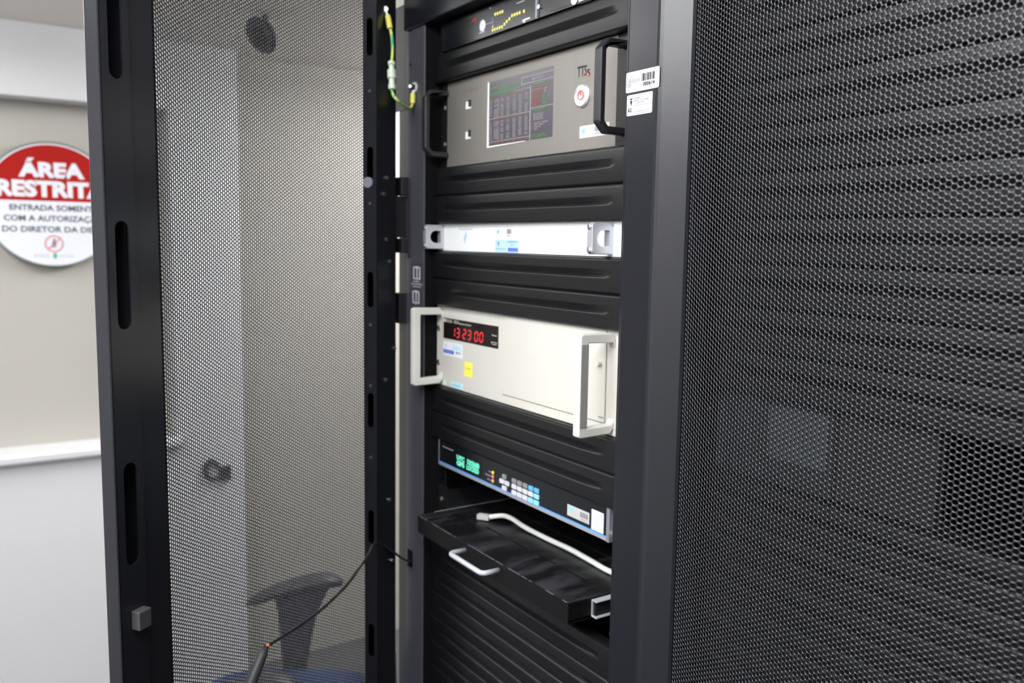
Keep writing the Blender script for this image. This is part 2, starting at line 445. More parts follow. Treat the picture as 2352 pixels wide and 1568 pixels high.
TH = math.radians(56.6)
R1 = rack(0.0, 'black server rack with its mesh door swung open and instruments inside')
OPEN_DOOR = rack_door(R1, (-0.080, -0.025, 0), -TH)
OPEN_DOOR['label'] = 'perforated door swung open on its left hinges'
MB().box(-0.1100, -0.0712, -0.0100, -0.0080, 0.05, 1.985).build('hinge_flange', mat('dull grey steel flange', (0.055, 0.053, 0.05), 0.5), R1)
MB().box(-0.1220, -0.0712, -0.0120, -0.0101, 1.815, 1.986).build('hinge_flange', mat('dark olive flange', (0.020, 0.020, 0.019), 0.5), R1)
def hinge(zc, big):
    h = MB()
    if big:
        h.box(-0.103, -0.0715, -0.036, -0.0105, zc - 0.034, zc + 0.034)
        h.box(-0.0985, -0.0615, -0.030, -0.0165, zc + 0.036, zc + 0.066)
        h.box(-0.0940, -0.0590, -0.030, -0.0165, zc - 0.060, zc - 0.036)
        h.box(-0.0620, -0.0560, -0.019, -0.0165, zc - 0.068, zc + 0.062)
    else:
        h.box(-0.0930, -0.0700, -0.030, -0.0105, zc - 0.026, zc + 0.026)
    h.build('hinge', mat('dark hinge casting', (0.018, 0.018, 0.022), 0.4), R1, bevel=0.0015)
    if big:
        for dz in (0.0348, -0.0348):
            MB().box(-0.0955, -0.0830, -0.0355, -0.026, zc + dz - 0.0012, zc + dz + 0.0012).build('hinge_washer', ZINC, R1)
hinge(1.6360, True); hinge(1.4820, False); hinge(0.62, True)
for z_ in (D0 + 0.0459, D0 - 0.0081):
    MB().cyl((-0.0570, -0.0160, z_), (-0.0570, -0.0164, z_), 0.0022, 12).build('bolt_hole', VOID, R1)
# cable slot low on the post, with folded edge
cs = MB().box(-0.0630, -0.0440, -0.0166, -0.0160, D0 - 0.862, D0 - 0.832); cs.build('cable_slot', VOID, R1)
MB().box(-0.0660, -0.0440, -0.0190, -0.0160, D0 - 0.8655, D0 - 0.8620).build('slot_lip', POST, R1)
# pictogram label on the post
lab = MB(); flat(lab, rect(-0.0560, -0.0092, -0.4025, -0.3300), -0.0160, 0.0002); lab.build('pictogram_label', mat('charcoal label', (0.055, 0.055, 0.065), 0.45), R1)
pic = MB()
for zc in (-0.3490, -0.3893):
    dz = 0.0085
    x0, x1 = (-0.0445, -0.0195) if zc > -0.37 else (-0.0470, -0.0225)
    for a in (x0, (x0 + x1) / 2 - 0.0008, x1 - 0.0032):
        flat(pic, rect(a, a + 0.0036, zc - dz, zc + dz), -0.0162)
    flat(pic, rect(x0 - 0.0005, x1 + 0.0010, zc - dz - 0.0016, zc - dz + 0.0012), -0.0162)
    flat(pic, [(x0, zc + dz), (x1 + 0.0004, zc + dz), (x1 + 0.0004, zc + dz + 0.0018), ((x0 + x1) / 2, zc + dz + 0.0036), (x0, zc + dz + 0.0018)], -0.0162)
    flat(pic, rect((x0 + x1) / 2 - 0.002, (x0 + x1) / 2 + 0.002, zc - dz - 0.0032, zc - dz), -0.0162)
pic.build('pictogram', PALEINK, R1)
ptx = MB()
for q, (a, b) in enumerate(((-0.0450, -0.0220), (-0.0520, -0.0135), (-0.0460, -0.0190))):
    z = -0.3640 - q * 0.0042
    x = a
    while x < b:
        wd = random.uniform(0.0010, 0.0022); flat(ptx, rect(x, x + wd, z, z + 0.0024), -0.0162); x += wd + 0.0007
ptx.build('pictogram_caption', GREYINK, R1)

R2 = rack(0.603, 'black server rack closed by its perforated mesh door beside the open one')
CL = rack_door(R2, (0.538, -0.0255, 0), 0.0, latch=False)
CL['label'] = 'closed perforated door with white inventory stickers on its stile'
def door_stickers():
    yF = 0.0 - 0.0370
    fy = lambda p, q, r: (p - 0.538, yF - 0.0003 - r, D0 + q)
    def fl(poly, m, nm, n=0, th=0.0003):
        mb = MB(); mb.prism(poly, lambda p, q, r: (p - 0.538, r, D0 + q), yF - n - th, yF - n); return mb.build(nm, m, CL)
    st = fl(rrect(0.5395, 0.5905, -0.1362, -0.1152, 0.0022), STICK, 'inventory_sticker'); st['label'] = 'white inventory sticker reading 000614'
    mb = MB(); x = 0.5640
    pat = [1, 2, 1, 1, 3, 1, 2, 2, 1, 1, 1, 3, 2, 1, 2, 1, 1, 2, 3, 1, 1, 2, 1, 2, 2, 1, 3, 1]
    for i, k in enumerate(pat):
        wd = k * 0.00044
        if i % 2 == 0: mb.prism(rect(x, x + wd, -0.1268, -0.1192), lambda p, q, r: (p - 0.538, r, D0 + q), yF - 0.00055, yF - 0.0003)
        x += wd
    mb.build('barcode', INK, st)
    text('number_print', '000614', fy, 0.5665, -0.1318, 0.0040, INK, st, width=0.0175, n0=0.0002, bold=0.03)
    text('heading_print', 'INVENTARIO', fy, 0.5680, -0.1180, 0.0010, GREYINK, st, width=0.0140, n0=0.0002)
    text('swirl_print', '@', fy, 0.5412, -0.1290, 0.0066, mat('mid grey print', (0.14, 0.14, 0.17), 0.6), st, width=0.0070, n0=0.0002)
    text('logo_print', 'tice', fy, 0.5485, -0.1262, 0.0050, mat('faint grey print', (0.22, 0.22, 0.26), 0.6), st, width=0.0125, n0=0.0002, bold=0.01, shear=0.25)
    s2 = fl(rrect(0.5418, 0.5812, -0.1602, -0.1388, 0.0016), STICK, 'state_property_sticker'); s2['label'] = 'smaller white sticker with crest and number 62'
    mb = MB(); g = lambda p, q, r: (p - 0.538, r, D0 + q)
    mb.plate(rrect(0.5432, 0.5798, -0.1588, -0.1402, 0.001), [rrect(0.5436, 0.5794, -0.1584, -0.1406, 0.001)], g, yF - 0.0006, yF - 0.0003)
    for a, b in ((0.5512, 0.5785),):
        mb.prism(rect(a, b, -0.1505, -0.1502), g, yF - 0.0006, yF - 0.0003); mb.prism(rect(a, b, -0.1566, -0.1563), g, yF - 0.0006, yF - 0.0003)
    mb.build('border_print', GREYINK, s2)
    mb = MB(); mb.prism(circ(0.5487, -0.1462, 0.0016), g, yF - 0.0006, yF - 0.0003)
    mb.prism([(0.5468, -0.1425), (0.5506, -0.1425), (0.5502, -0.1440), (0.5472, -0.1440)], g, yF - 0.0006, yF - 0.0003)
    mb.prism([(0.5478, -0.1476), (0.5496, -0.1476), (0.5487, -0.1500)], g, yF - 0.0006, yF - 0.0003); mb.build('crest_print', INK, s2)
    text('owner_print', 'GOVERNO DO', fy, 0.5528, -0.1437, 0.0019, INK, s2, width=0.0145, n0=0.0002)
    text('owner_print', 'ESTADO DO CEARÁ', fy, 0.5528, -0.1463, 0.0021, INK, s2, width=0.0225, n0=0.0002)
    text('owner_print', 'ETICE', fy, 0.5600, -0.1490, 0.0022, INK, s2, width=0.0085, n0=0.0002)
    text('number_print', '62', fy, 0.5440, -0.1562, 0.0040, INK, s2, width=0.0058, n0=0.0002, bold=0.03)
    text('footer_print', 'PATRIMÔNIO', fy, 0.5580, -0.1580, 0.0012, GREYINK, s2, width=0.0110, n0=0.0002)
door_stickers()

# ------------------------------------------------------------------ blank panels
def blank_mesh():
    H = U - 0.0005; D = RAIL_Y
    nx, nz = 60, 34
    xl, xr = -0.0090, 0.4741
    us = [0.5 - 0.5 * math.cos(math.pi * i / nx) for i in range(nx + 1)]
    zs = sorted(set([0, 0.0005, 0.0012, 0.0020] + [H * i / nz for i in range(1, nz)] + [H - d for d in (0.0038, 0.0030, 0.0022, 0.0015, 0.0008, 0.0003, 0)] +
                    [H * .5 + d for d in (-.0048, -.0042, -.0036, -.0030, -.0024, -.0018, -.0012, -.0006, 0, .0008, .0020, .0036, .0055, .0075)]))
    zs = [z for i, z in enumerate(zs) if i == 0 or z - zs[i - 1] > 0.00025]
    v = []; f = []
    def ends(z):
        q = (z - H * 0.5) / (H * 0.36)
        n = 0.0075 * math.sqrt(max(0, 1 - q * q)) if abs(q) < 1 else 0
        return xl + n * 0.7, xr - n
    def groove(z):
        d = z - H * 0.5
        if -0.0048 < d <= 0: return ((d + 0.0048) / 0.0048) ** 2.2   # rounded lower lip, faces up
        if 0 < d < 0.0075: return 1 - d / 0.0075                     # long upper flank, faces down
        return 0
    for i, u in enumerate(us):
        for z in zs:
            a, b = ends(z); x = a + (b - a) * u
            tx = min(1, max(0, (x - 0.022) / 0.05)) * min(1, max(0, (0.446 - x) / 0.05))
            tx = tx ** 0.6 if tx > 0 else 0
            y = 0.0052 * groove(z) * tx
            if z < 0.0020: y += (0.0020 - z) * 0.8
            if H - z < 0.0038: y += 0.0034 * ((0.0038 - (H - z)) / 0.0038) ** 2.2
            ex = min(x - a, b - x)
            if ex < 0.0015: y += (0.0015 - ex) * 0.5
            y += 0.0010 * ((2 * (z / H) - 1) ** 2)
            v.append((x - 0.2326, y, z))
    m = len(zs)
    for i in range(nx):
        for j in range(m - 1):
            f.append((i * m + j, (i + 1) * m + j, (i + 1) * m + j + 1, i * m + j + 1))
    # skirt back to the rail
    loop = [i * m for i in range(nx + 1)] + [nx * m + j for j in range(1, m)] + [i * m + m - 1 for i in range(nx - 1, -1, -1)] + [j for j in range(m - 2, 0, -1)]
    o = len(v); v += [(v[i][0], D, v[i][2]) for i in loop]; k = len(loop)
    f += [(loop[i], o + i, o + (i + 1) % k, loop[(i + 1) % k]) for i in range(k)]
    f.append(tuple(range(o, o + k)))
    me = bpy.data.meshes.new('blank_panel'); me.from_pydata(v, [], f)
    bm = bmesh.new(); bm.from_mesh(me); bmesh.ops.recalc_face_normals(bm, faces=bm.faces); bm.to_mesh(me); bm.free()
    for p in me.polygons: p.use_smooth = True
    me.materials.append(BLANK)
    return me
BL = blank_mesh()
def blank(dx, k, label, group, dy=0.0):
    o = bpy.data.objects.new('blank_panel', BL); COL.objects.link(o)
    o.location = (dx + 0.2326, dy, D0 - (k + 1) * U + 0.0003)
    tag(o, label, 'blank panel', group)
    md = o.modifiers.new('edge', 'EDGE_SPLIT'); md.split_angle = math.radians(45)
    return o
G1 = 'ridged blank panels of the open rack'
for k, lb in ((0, 'scuffed black ridged blank panel just above the stainless steel unit'),
              (4, 'scuffed black ridged blank panel directly below the stainless steel unit'),
              (5, 'scuffed black ridged blank panel resting just above the slim white unit'),
              (7, 'scuffed black ridged blank panel directly below the slim white unit'),
              (8, 'scuffed black ridged blank panel just above the cream clock with red digits'),
              (12, 'black ridged blank panel directly below the cream clock with red digits'),
              (13, 'black ridged blank panel just above the black unit with green display')):
    blank(0, k, lb, G1)
ordn = ['first', 'second', 'third', 'fourth', 'fifth', 'sixth', 'seventh', 'eighth', 'ninth', 'tenth']
for i in range(8):
    blank(0, 18 + i, 'dark ridged blank panel, %s one down below the pull-out shelf' % ordn[i], 'blank panels below the pull-out shelf')
for i in range(9):
    blank(0.603, 1 + i, 'black ridged blank panel behind the closed mesh door, %s from the top' % ordn[i], 'blank panels behind the closed mesh door')
for i in range(6):
    blank(0.603, 12 + i, 'black blank panel behind the closed mesh door, %s below the dark opening' % ordn[i], 'blank panels low behind the mesh door')

# ------------------------------------------------------------------ generic instrument body
def chassis(t, z0, z1, y0=RAIL_Y, depth=0.38, x0=0.0130, x1=0.4525, m=None):
    MB().box(x0, x1, y0, y0 + depth, D0 + z0 + 0.001, D0 + z1 - 0.001).build('chassis', m or VOID, t)

def sticker(t, poly, y, m, nm='sticker', label=None):
    mb = MB(); flat(mb, poly, y); o = mb.build(nm, m, t)
    if label: o['label'] = label
    return o
def barcode(parent, x0, x1, z0, z1, y, m=INK, seed=1):
    rnd = random.Random(seed); mb = MB(); x = x0
    while x < x1:
        wd = rnd.choice((0.0004, 0.0007, 0.0011)); flat(mb, rect(x, min(x1, x + wd), z0, z1), y - 0.0003, 0.0002); x += wd + rnd.choice((0.0005, 0.0008))
    return mb.build('barcode', m, parent)
def dot(parent, x, z, r, y, m, nm='print'):
    mb = MB(); flat(mb, circ(x, z, r), y - 0.0003, 0.0002); return mb.build(nm, m, parent)

# ------------------------------------------------------------------ transfer switch at the top
def transfer_switch():
    t = thing('transfer_switch', 'black unit at the rack top with rows of yellow dots', 'rack unit', (0.2326, 0.003, D0 + 0.0005))
    MB().box(0.0130, 0.4525, 0.0020, RAIL_Y, D0 + 0.0008, D0 + 0.0440).build('front_panel', GLOSSB, t, bevel=0.0008)
    chassis(t, 0, U)
    EAR = mat('dark grey ear', (0.07, 0.07, 0.085), 0.4)
    for a, b in ((-0.0090, 0.0130), (0.4525, 0.4741)):
        MB().box(a, b, 0.0150, RAIL_Y, D0 + 0.0008, D0 + 0.0440).build('mounting_ear', EAR, t)
    for x in (0.0, 0.4651):
        for z in (0.0064, 0.0381): screw(x, 0.0150, D0 + z, t)
    y = 0.0020
    YD = mat('lit yellow indicator', (0.5, 0.45, 0.1), 0.4, emit=(0.95, 0.82, 0.12), estr=0.55)
    for x, z in ((174.4, 27.7), (180.7, 27.6), (187.2, 27.6), (193.4, 27.6), (167.8, 7.0), (173.9, 7.1), (180.5, 7.0), (186.8, 7.1), (193.0, 6.9),
                 (199.1, 9.3), (205.1, 11.9), (211.8, 14.1), (218.4, 17.1), (224.7, 17.1), (230.9, 17.2), (237.1, 17.2), (247.7, 17.0)):
        dot(t, x / 1000, z / 1000, 0.0024, y, YD, 'indicator')
    WP = mat('white print', (0.70, 0.71, 0.76), 0.5)
    dot(t, 0.1400, 0.0186, 0.0082, y, WP, 'round_button')
    mb = MB(); flat(mb, rect(0.1485, 0.1678, 0.0180, 0.0190), y); flat(mb, rect(0.1674, 0.1682, 0.0120, 0.0250), y)
    mb.build('line_print', GREYINK, t)
    dot(t, 0.1682, 0.0117, 0.0015, y, WP, 'line_end_print')
    text('logo_print', 'APC', rack_fn(y), 0.1085, 0.0288, 0.0044, mat('red print', (0.55, 0.02, 0.02), 0.5), t, width=0.0145, bold=0.03, shear=0.2)
    text('button_print', 'PREFER', rack_fn(y), 0.1310, 0.0084, 0.0018, WP, t, width=0.0165, bold=0.02)
    mb = MB(); flat(mb, [(0.2430, 0.0040), (0.2515, 0.0044), (0.2620, 0.0046), (0.2620, 0.0066), (0.2500, 0.0068), (0.2440, 0.0064)], y)
    flat(mb, [(0.2440, 0.0046), (0.2525, 0.0046), (0.2490, 0.0012)], y); mb.build('arrow_print', WP, t)
    mb = MB(); flat(mb, rect(0.1585, 0.1628, 0.0384, 0.0400), y); flat(mb, rect(0.2290, 0.2480, 0.0304, 0.0318), y); mb.build('caption_print', GREYINK, t)
    MB().box(0.2785, 0.2815, -0.0008, 0.0020, D0 + 0.0010, D0 + 0.0438).build('divider', mat('silver grey edge', (0.32, 0.33, 0.37), 0.4, 0.4), t)
    MB().cyl((0.2850, 0.0020, D0 + 0.0150), (0.2850, -0.0006, D0 + 0.0150), 0.0030, 12).build('screw', ZINC, t)
    mb = MB(); mb.prism(rect(0.3080, 0.4440, 0.0040, 0.0400), lambda p, q, r: (p, r, D0 + q), 0.0014, 0.0020); mb.build('inset_panel', mat('black glass', (0.004, 0.005, 0.005), 0.2), t)
    s = dot(t, 0.3610, 0.0085, 0.0068, 0.0014, mat('pale blue seal', (0.62, 0.70, 0.80), 0.5), 'round_seal')
    sk = sticker(t, rect(0.3700, 0.3920, 0.0030, 0.0150), 0.0014, SILVSTICK, 'tag')
    text('tag_print', 'ATS', rack_fn(0.0010), 0.3730, 0.0055, 0.0060, INK, sk, width=0.0160, bold=0.02)
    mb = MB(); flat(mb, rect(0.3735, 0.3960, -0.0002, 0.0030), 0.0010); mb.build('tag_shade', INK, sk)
transfer_switch()

# ------------------------------------------------------------------ stainless time unit
def arm_handle(t, nm, x, y0, z0, z1, out, wx, th, ch, m):
    """handle in a plane of constant x: chamfered bracket standing out towards -y"""
    zb, zt = D0 + z0, D0 + z1
    yo = y0 - out
    outer = [(y0, zb), (yo + ch, zb), (yo, zb + ch), (yo, zt - ch), (yo + ch, zt), (y0, zt)]
    inner = [(y0, zt - th), (yo + ch * 0.7 + th * 0.6, zt - th), (yo + th, zt - ch - th * 0.25), (yo + th, zb + ch + th * 0.25), (yo + ch * 0.7 + th * 0.6, zb + th), (y0, zb + th)]
    mb = MB().prism(outer + inner, YZ, x - wx / 2, x + wx / 2)
    return mb.build(nm, m, t, bevel=0.0022, seg=3)
def time_unit():
    t = thing('time_server', 'stainless steel rack unit with colour screen and black handles', 'rack instrument', (0.2326, 0.016, D0 - 4 * U))
    zt, zb = -0.0452, -0.1766
    MB().box(0.0125, 0.4310, 0.0150, RAIL_Y, D0 + zb, D0 + zt).build('front_plate', STEEL, t, bevel=0.0006)
    for a, b in ((-0.0090, 0.0125), (0.4310, 0.4741)):
        MB().box(a, b, 0.0155, RAIL_Y, D0 + zb, D0 + zt).build('mounting_ear', BLKP, t)
    chassis(t, zb, zt)
    y = 0.0150
    arm_handle(t, 'handle', 0.0120, 0.0150, -0.1620, -0.0570, 0.0430, 0.0135, 0.0085, 0.0125, HANDLEB)
    arm_handle(t, 'handle', 0.4445, 0.0150, -0.1650, -0.0550, 0.0410, 0.0135, 0.0085, 0.0125, HANDLEB)
    for x in (0.0, 0.4651):
        for z in (-0.0445 - 0.0381, -0.0445 - 0.0953): screw(x + (0.004 if x == 0 else 0), 0.0155, D0 + z, t, 0.0046)
    # screen
    x0, x1, z0, z1 = 0.1400, 0.3010, -0.1535, -0.0608
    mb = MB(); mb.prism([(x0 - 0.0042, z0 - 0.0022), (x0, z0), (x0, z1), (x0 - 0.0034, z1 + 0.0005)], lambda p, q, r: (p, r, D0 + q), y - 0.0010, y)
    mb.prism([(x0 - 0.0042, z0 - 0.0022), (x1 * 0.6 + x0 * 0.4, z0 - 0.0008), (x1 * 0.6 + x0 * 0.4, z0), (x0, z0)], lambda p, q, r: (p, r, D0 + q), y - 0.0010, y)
    mb.build('bezel_highlight', mat('painted bevel highlight', (0.92, 0.91, 0.89), 0.35, 0.0), t)  # white strips paint the light on the left and lower bevel only
    scr = MB(); flat(scr, rect(x0, x1, z0, z1), y, 0.0002)
    so = scr.build('screen', mat('lit dark screen', (0.03, 0.028, 0.035), 0.3, emit=(0.075, 0.06, 0.085), estr=1.0), t); so['label'] = 'lit colour display full of small figures'
    GR = mat('lit green figures', (0.02, 0.1, 0.02), 0.5, emit=(0.10, 0.42, 0.09), estr=0.8)
    OR = mat('lit orange figures', (0.1, 0.03, 0.01), 0.5, emit=(0.52, 0.14, 0.07), estr=0.8)
    WH = mat('lit white figures', (0.1, 0.1, 0.1), 0.5, emit=(0.50, 0.45, 0.46), estr=0.85)
    Wd, Hd = x1 - x0, z1 - z0
    PX = lambda a: x0 + a * Wd
    PZ = lambda b: z1 - b * Hd
    yy = y - 0.0003
    def bar(mb, a0, a1, b0, b1): flat(mb, rect(PX(a0), PX(a1), PZ(b1), PZ(b0)), yy, 0.0002)
    g, o_, w_ = MB(), MB(), MB()
    for b in (0.095, 0.185): bar(g, 0.0, 0.52, b, b + 0.012)
    for b in (0.06, 0.155): bar(w_, 0.54, 1.0, b, b + 0.010)
    bar(w_, 0.53, 0.54, 0.06, 0.17); bar(w_, 0.665, 0.678, 0.20, 1.0)
    bar(w_, 0.0, 0.67, 0.575, 0.585); bar(w_, 0.68, 1.0, 0.535, 0.545); bar(w_, 0.0, 0.665, 0.935, 0.945); bar(w_, 0.42, 0.67, 0.225, 0.232)
    g.build('screen_lines', GR, so); w_.build('screen_rules', WH, so)
    rnd = random.Random(3)
    def line(mb, a, b, n, hgt, wid, chars='0123456789'):
        body = ''.join(rnd.choice(chars) for _ in range(n))
        m2 = text(None, body, rack_fn(yy), PX(a), PZ(b + hgt), hgt * Hd, None, None, width=wid * Wd, bold=0.015)
        mb.add(m2.v, m2.f)
    gt, ot, wt = MB(), MB(), MB()
    cols = [(0.02, 2), (0.085, 4), (0.145, 2), (0.20, 3), (0.30, 3), (0.40, 3), (0.495, 3), (0.59, 3)]
    for a, n in cols:
        for r in range(14):
            if rnd.random() < 0.93: line(wt, a, 0.285 + r * 0.0205, n, 0.0155, 0.016 * n)
        for r in range(16):
            if rnd.random() < 0.93: line(wt, a, 0.628 + r * 0.0185, n, 0.0145, 0.016 * n)
        line(ot, a, 0.258, max(2, n), 0.017, 0.018 * max(2, n), 'ABCDEFGHKLMNRSTUV'); line(ot, a, 0.600, max(2, n), 0.017, 0.018 * max(2, n), 'ABCDEFGHKLMNRSTUV')
        line(ot, a, 0.955, max(2, n), 0.020, 0.018 * max(2, n), 'ABCDEFGHKLMNRSTUV')
    line(gt, 0.16, 0.128, 8, 0.035, 0.14, 'abcdefghinorstu'); line(gt, 0.02, 0.215, 20, 0.022, 0.34, 'ABCDEFGHINORSTU')
    line(gt, 0.30, 0.562, 6, 0.024, 0.10, 'ABDEGINOST'); line(gt, 0.30, 0.928, 6, 0.024, 0.08, 'ABDEGINOST')
    line(wt, 0.69, 0.095, 12, 0.028, 0.17, 'abdeginorst123')
    line(gt, 0.69, 0.195, 18, 0.024, 0.29, 'abdeginorst123'); line(ot, 0.70, 0.235, 14, 0.022, 0.24, 'abdeginorst123')
    for r in range(9):
        line(ot, 0.70, 0.29 + r * 0.027, rnd.randint(8, 12), 0.020, rnd.uniform(.11, .16), 'abdeginorst123')
        line(wt if r < 3 else gt, 0.88 if r < 3 else 0.85, 0.275 + r * 0.027, rnd.randint(3, 6), 0.020, rnd.uniform(.03, .07), '0123456789')
    line(gt, 0.695, 0.555, 16, 0.024, 0.21, 'abdeginorst123')
    for r in range(4): line(wt, 0.72, 0.625 + r * 0.026, 10, 0.020, 0.15)
    for r in range(4):
        line(ot, 0.69, 0.755 + r * 0.030, 3, 0.020, 0.03, 'ABCDE'); line(wt, 0.735, 0.755 + r * 0.030, 9 - 2 * r, 0.020, 0.20 - .05 * r)
    line(gt, 0.70, 0.925, 14, 0.022, 0.21, 'abdeginorst123'); line(gt, 0.70, 0.955, 16, 0.022, 0.22, 'abdeginorst123')
    gt.build('screen_green_figures', GR, so); ot.build('screen_orange_figures', OR, so); wt.build('screen_white_figures', WH, so)
    # sockets
    for z in (-0.0853, -0.1308):
        xs = 0.0795
        mb = MB(); mb.prism([(xs - .0080, z - .0066), (xs + .0074, z - .0066), (xs + .0074, z - .0040), (xs - .0006, z - .0036), (xs - .0012, z + .0040), (xs - .0050, z + .0052), (xs - .0074, z + .0044)], lambda p, q, r: (p, r, D0 + q), y - 0.0008, y)
        so2 = mb.build('usb_socket', mat('polished metal', (0.95, 0.95, 0.94), 0.3, 0.1), t)
        MB().box(xs + .0000, xs + .0074, y - 0.0004, y, D0 + z - .0038, D0 + z + .0066).build('socket_opening', mat('grey black socket', (0.02, 0.022, 0.02), 0.5), so2)
    text('caption_print', 'OTS Time Recorder', rack_fn(y), 0.0640, -0.0652, 0.0026, mat('brown grey print', (0.12, 0.09, 0.08), 0.6), t, width=0.0440)
    mb = MB(); flat(mb, rect(0.0790, 0.1080, -0.0672, -0.0666), y); mb.build('underline_print', mat('dull red print', (0.42, 0.10, 0.07), 0.6), t)
    text('model_print', 'TTS', rack_fn(y), 0.3530, -0.0840, 0.0135, INK, t, width=0.0195, bold=0.012)
    text('model_digit_print', '5', rack_fn(y), 0.3728, -0.0848, 0.0080, INK, t, width=0.0062, bold=0.03)
    dot(t, 0.3752, -0.0835, 0.0022, y - 0.0002, mat('orange print', (0.85, 0.16, 0.06), 0.5), 'accent_print')
    text('tagline_print', 'Time Transfer System', rack_fn(y), 0.3520, -0.0895, 0.0014, GREYINK, t, width=0.0255)
    # power button
    bx, bz = 0.3650, D0 - 0.1082
    mb = MB(); mb.tube([(bx, y, bz), (bx, y - 0.0022, bz), (bx, y - 0.0036, bz), (bx, y - 0.0030, bz)], [0.0152, 0.0150, 0.0130, 0.0100], 36)
    pb = mb.build('power_button', mat('satin chrome', (0.72, 0.73, 0.76), 0.3, 0.8), t, smooth=False)
    RL = mat('lit red ring', (0.4, 0.1, 0.1), 0.5, emit=(0.95, 0.22, 0.18), estr=0.6)
    ring = MB(); ring.plate(circ(bx, bz - D0, 0.0062, 28), [circ(bx, bz - D0, 0.0048, 28)], lambda p, q, r: (p, r, D0 + q), y - 0.0042, y - 0.0036)
    ring.box(bx - 0.0007, bx + 0.0007, y - 0.0043, y - 0.0036, bz - 0.0002, bz + 0.0066); ring.build('power_symbol', RL, pb)
    s = sticker(t, rrect(0.3605, 0.4200, -0.1614, -0.1462, 0.0015), y, STICK, 'asset_sticker', 'white asset sticker partly hidden by the handle')
    dot(s, 0.3690, -0.1530, 0.0030, y - .0003, CYAN, 'logo_print')
    text('print', 'etice', rack_fn(y - .0004), 0.3730, -0.1545, 0.0028, mat('faint blue print', (0.6, 0.72, 0.8), 0.6), s, width=0.010)
    text('print', '000612', rack_fn(y - .0004), 0.3925, -0.1590, 0.0028, GREYINK, s, width=0.012)
    barcode(s, 0.392, 0.412, -0.1550, -0.1490, y - .0003, GREYINK, 5)
    MB().cyl((0.1950, y, D0 + zb + 0.0012), (0.1950, y - 0.0006, D0 + zb + 0.0012), 0.0012, 10).build('status_light', mat('lit green light', (0.1, 0.3, 0.15), 0.4, emit=(0.2, 0.8, 0.5), estr=0.5), t)
time_unit()

# ------------------------------------------------------------------ slim white distribution unit
def distribution_unit():
    t = thing('signal_distributor', 'slim white rack unit with D-hole handles and a blue sticker', 'rack unit', (0.2326, 0.016, D0 - 7 * U))
    zt, zb = -6 * U - 0.0004, -7 * U + 0.0006
    MB().box(-0.0090, 0.4741, 0.0120, RAIL_Y, D0 + zb, D0 + zt).build('front_panel', WHITEP, t, bevel=0.0006)
    chassis(t, zb, zt)
    y = 0.0120
    for x, sgn in ((0.0045, 1), (0.4320, 1)):
        z0, z1 = D0 + zb + 0.0028, D0 + zt - 0.0020
        yo = y - 0.0330
        zc = (z0 + z1) / 2; hr = 0.0098
        hole = [(y - 0.0062, zc - hr), (y - 0.0062, zc + hr)] + [(y - 0.0152 - hr * math.sin(math.pi * k / 10), zc + hr * math.cos(math.pi * k / 10)) for k in range(11)]
        outer = [(y, z0), (yo + 0.003, z0), (yo, z0 + 0.003), (yo, z1 - 0.003), (yo + 0.003, z1), (y - 0.005, z1), (y, z1 - 0.006)]
        mb = MB().plate(outer, [hole], YZ, x - 0.0055, x + 0.0055)
        h = mb.build('handle', ALU, t, bevel=0.0008)
        for z in (z0 + 0.0052, z1 - 0.0052):
            MB().tube([(x - .0005, yo, z), (x - .0005, yo - 0.0012, z), (x - .0005, yo - 0.0020, z)], [0.0036, 0.0036, 0.0022], 14).build('screw', ZINC, h)
    lg = MB()
    for p in ([(78, -284), (82, -279), (81.4, -288)], [(75.5, -293), (79.5, -283), (82, -289)], [(77, -300), (78.5, -291), (81, -292)], [(72.5, -287), (76, -285), (77.5, -291)], [(84, -286), (82, -284), (80, -291)], [(73, -295), (76.5, -289), (78.5, -293)]):
        flat(lg, [(a / 1000, b / 1000) for a, b in p], y)
    lg.build('logo_print', mat('light blue print', (0.50, 0.68, 0.92), 0.6), t)
    text('maker_print', 'TimeTech', rack_fn(y), 0.0590, -0.2775, 0.0034, GREYINK, t, width=0.0410)
    text('title_print', 'Frequency Distribution', rack_fn(y), 0.3060, -0.2805, 0.0032, mat('soft grey print', (0.42, 0.42, 0.46), 0.6), t, width=0.0760)
    text('title_print', 'Amplifier Module', rack_fn(y), 0.3120, -0.2860, 0.0030, mat('faint print', (0.74, 0.75, 0.77), 0.6), t, width=0.0520)
    s = sticker(t, rect(0.1690, 0.2150, -0.2905, -0.2735), y, mat('warm white sticker', (0.80, 0.78, 0.75), 0.5), 'asset_sticker', 'white asset sticker with a pale blue dot')
    dot(s, 0.1745, -0.2798, 0.0032, y - .0003, CYAN, 'logo_print')
    barcode(s, 0.1985, 0.2100, -0.2830, -0.2760, y - .0003, GREYINK, 8)
    text('print', '000613', rack_fn(y - .0004), 0.1990, -0.2872, 0.0030, GREYINK, s, width=0.010)
    b = sticker(t, rect(0.1672, 0.2302, -0.3098, -0.2912), y, LBLUE, 'calibration_sticker', 'pale blue calibration sticker')
    mb = MB(); flat(mb, [(0.1735, -0.2945), (0.1775, -0.2952), (0.1770, -0.2990), (0.1757, -0.3015), (0.1750, -0.2975)], y - .0003); flat(mb, rect(0.2020, 0.2275, -0.3082, -0.3030), y - .0003)
    mb.build('print', BLUE, b)
    text('print', 'CALIBRADO', rack_fn(y - .0004), 0.2000, -0.2952, 0.0022, BLUE, b, width=0.026); text('print', 'em dia', rack_fn(y - .0004), 0.2080, -0.2995, 0.0022, BLUE, b, width=0.011)
    text('print', 'Observatório', rack_fn(y - .0004), 0.1690, -0.3055, 0.0018, BLUE, b, width=0.027)
distribution_unit()

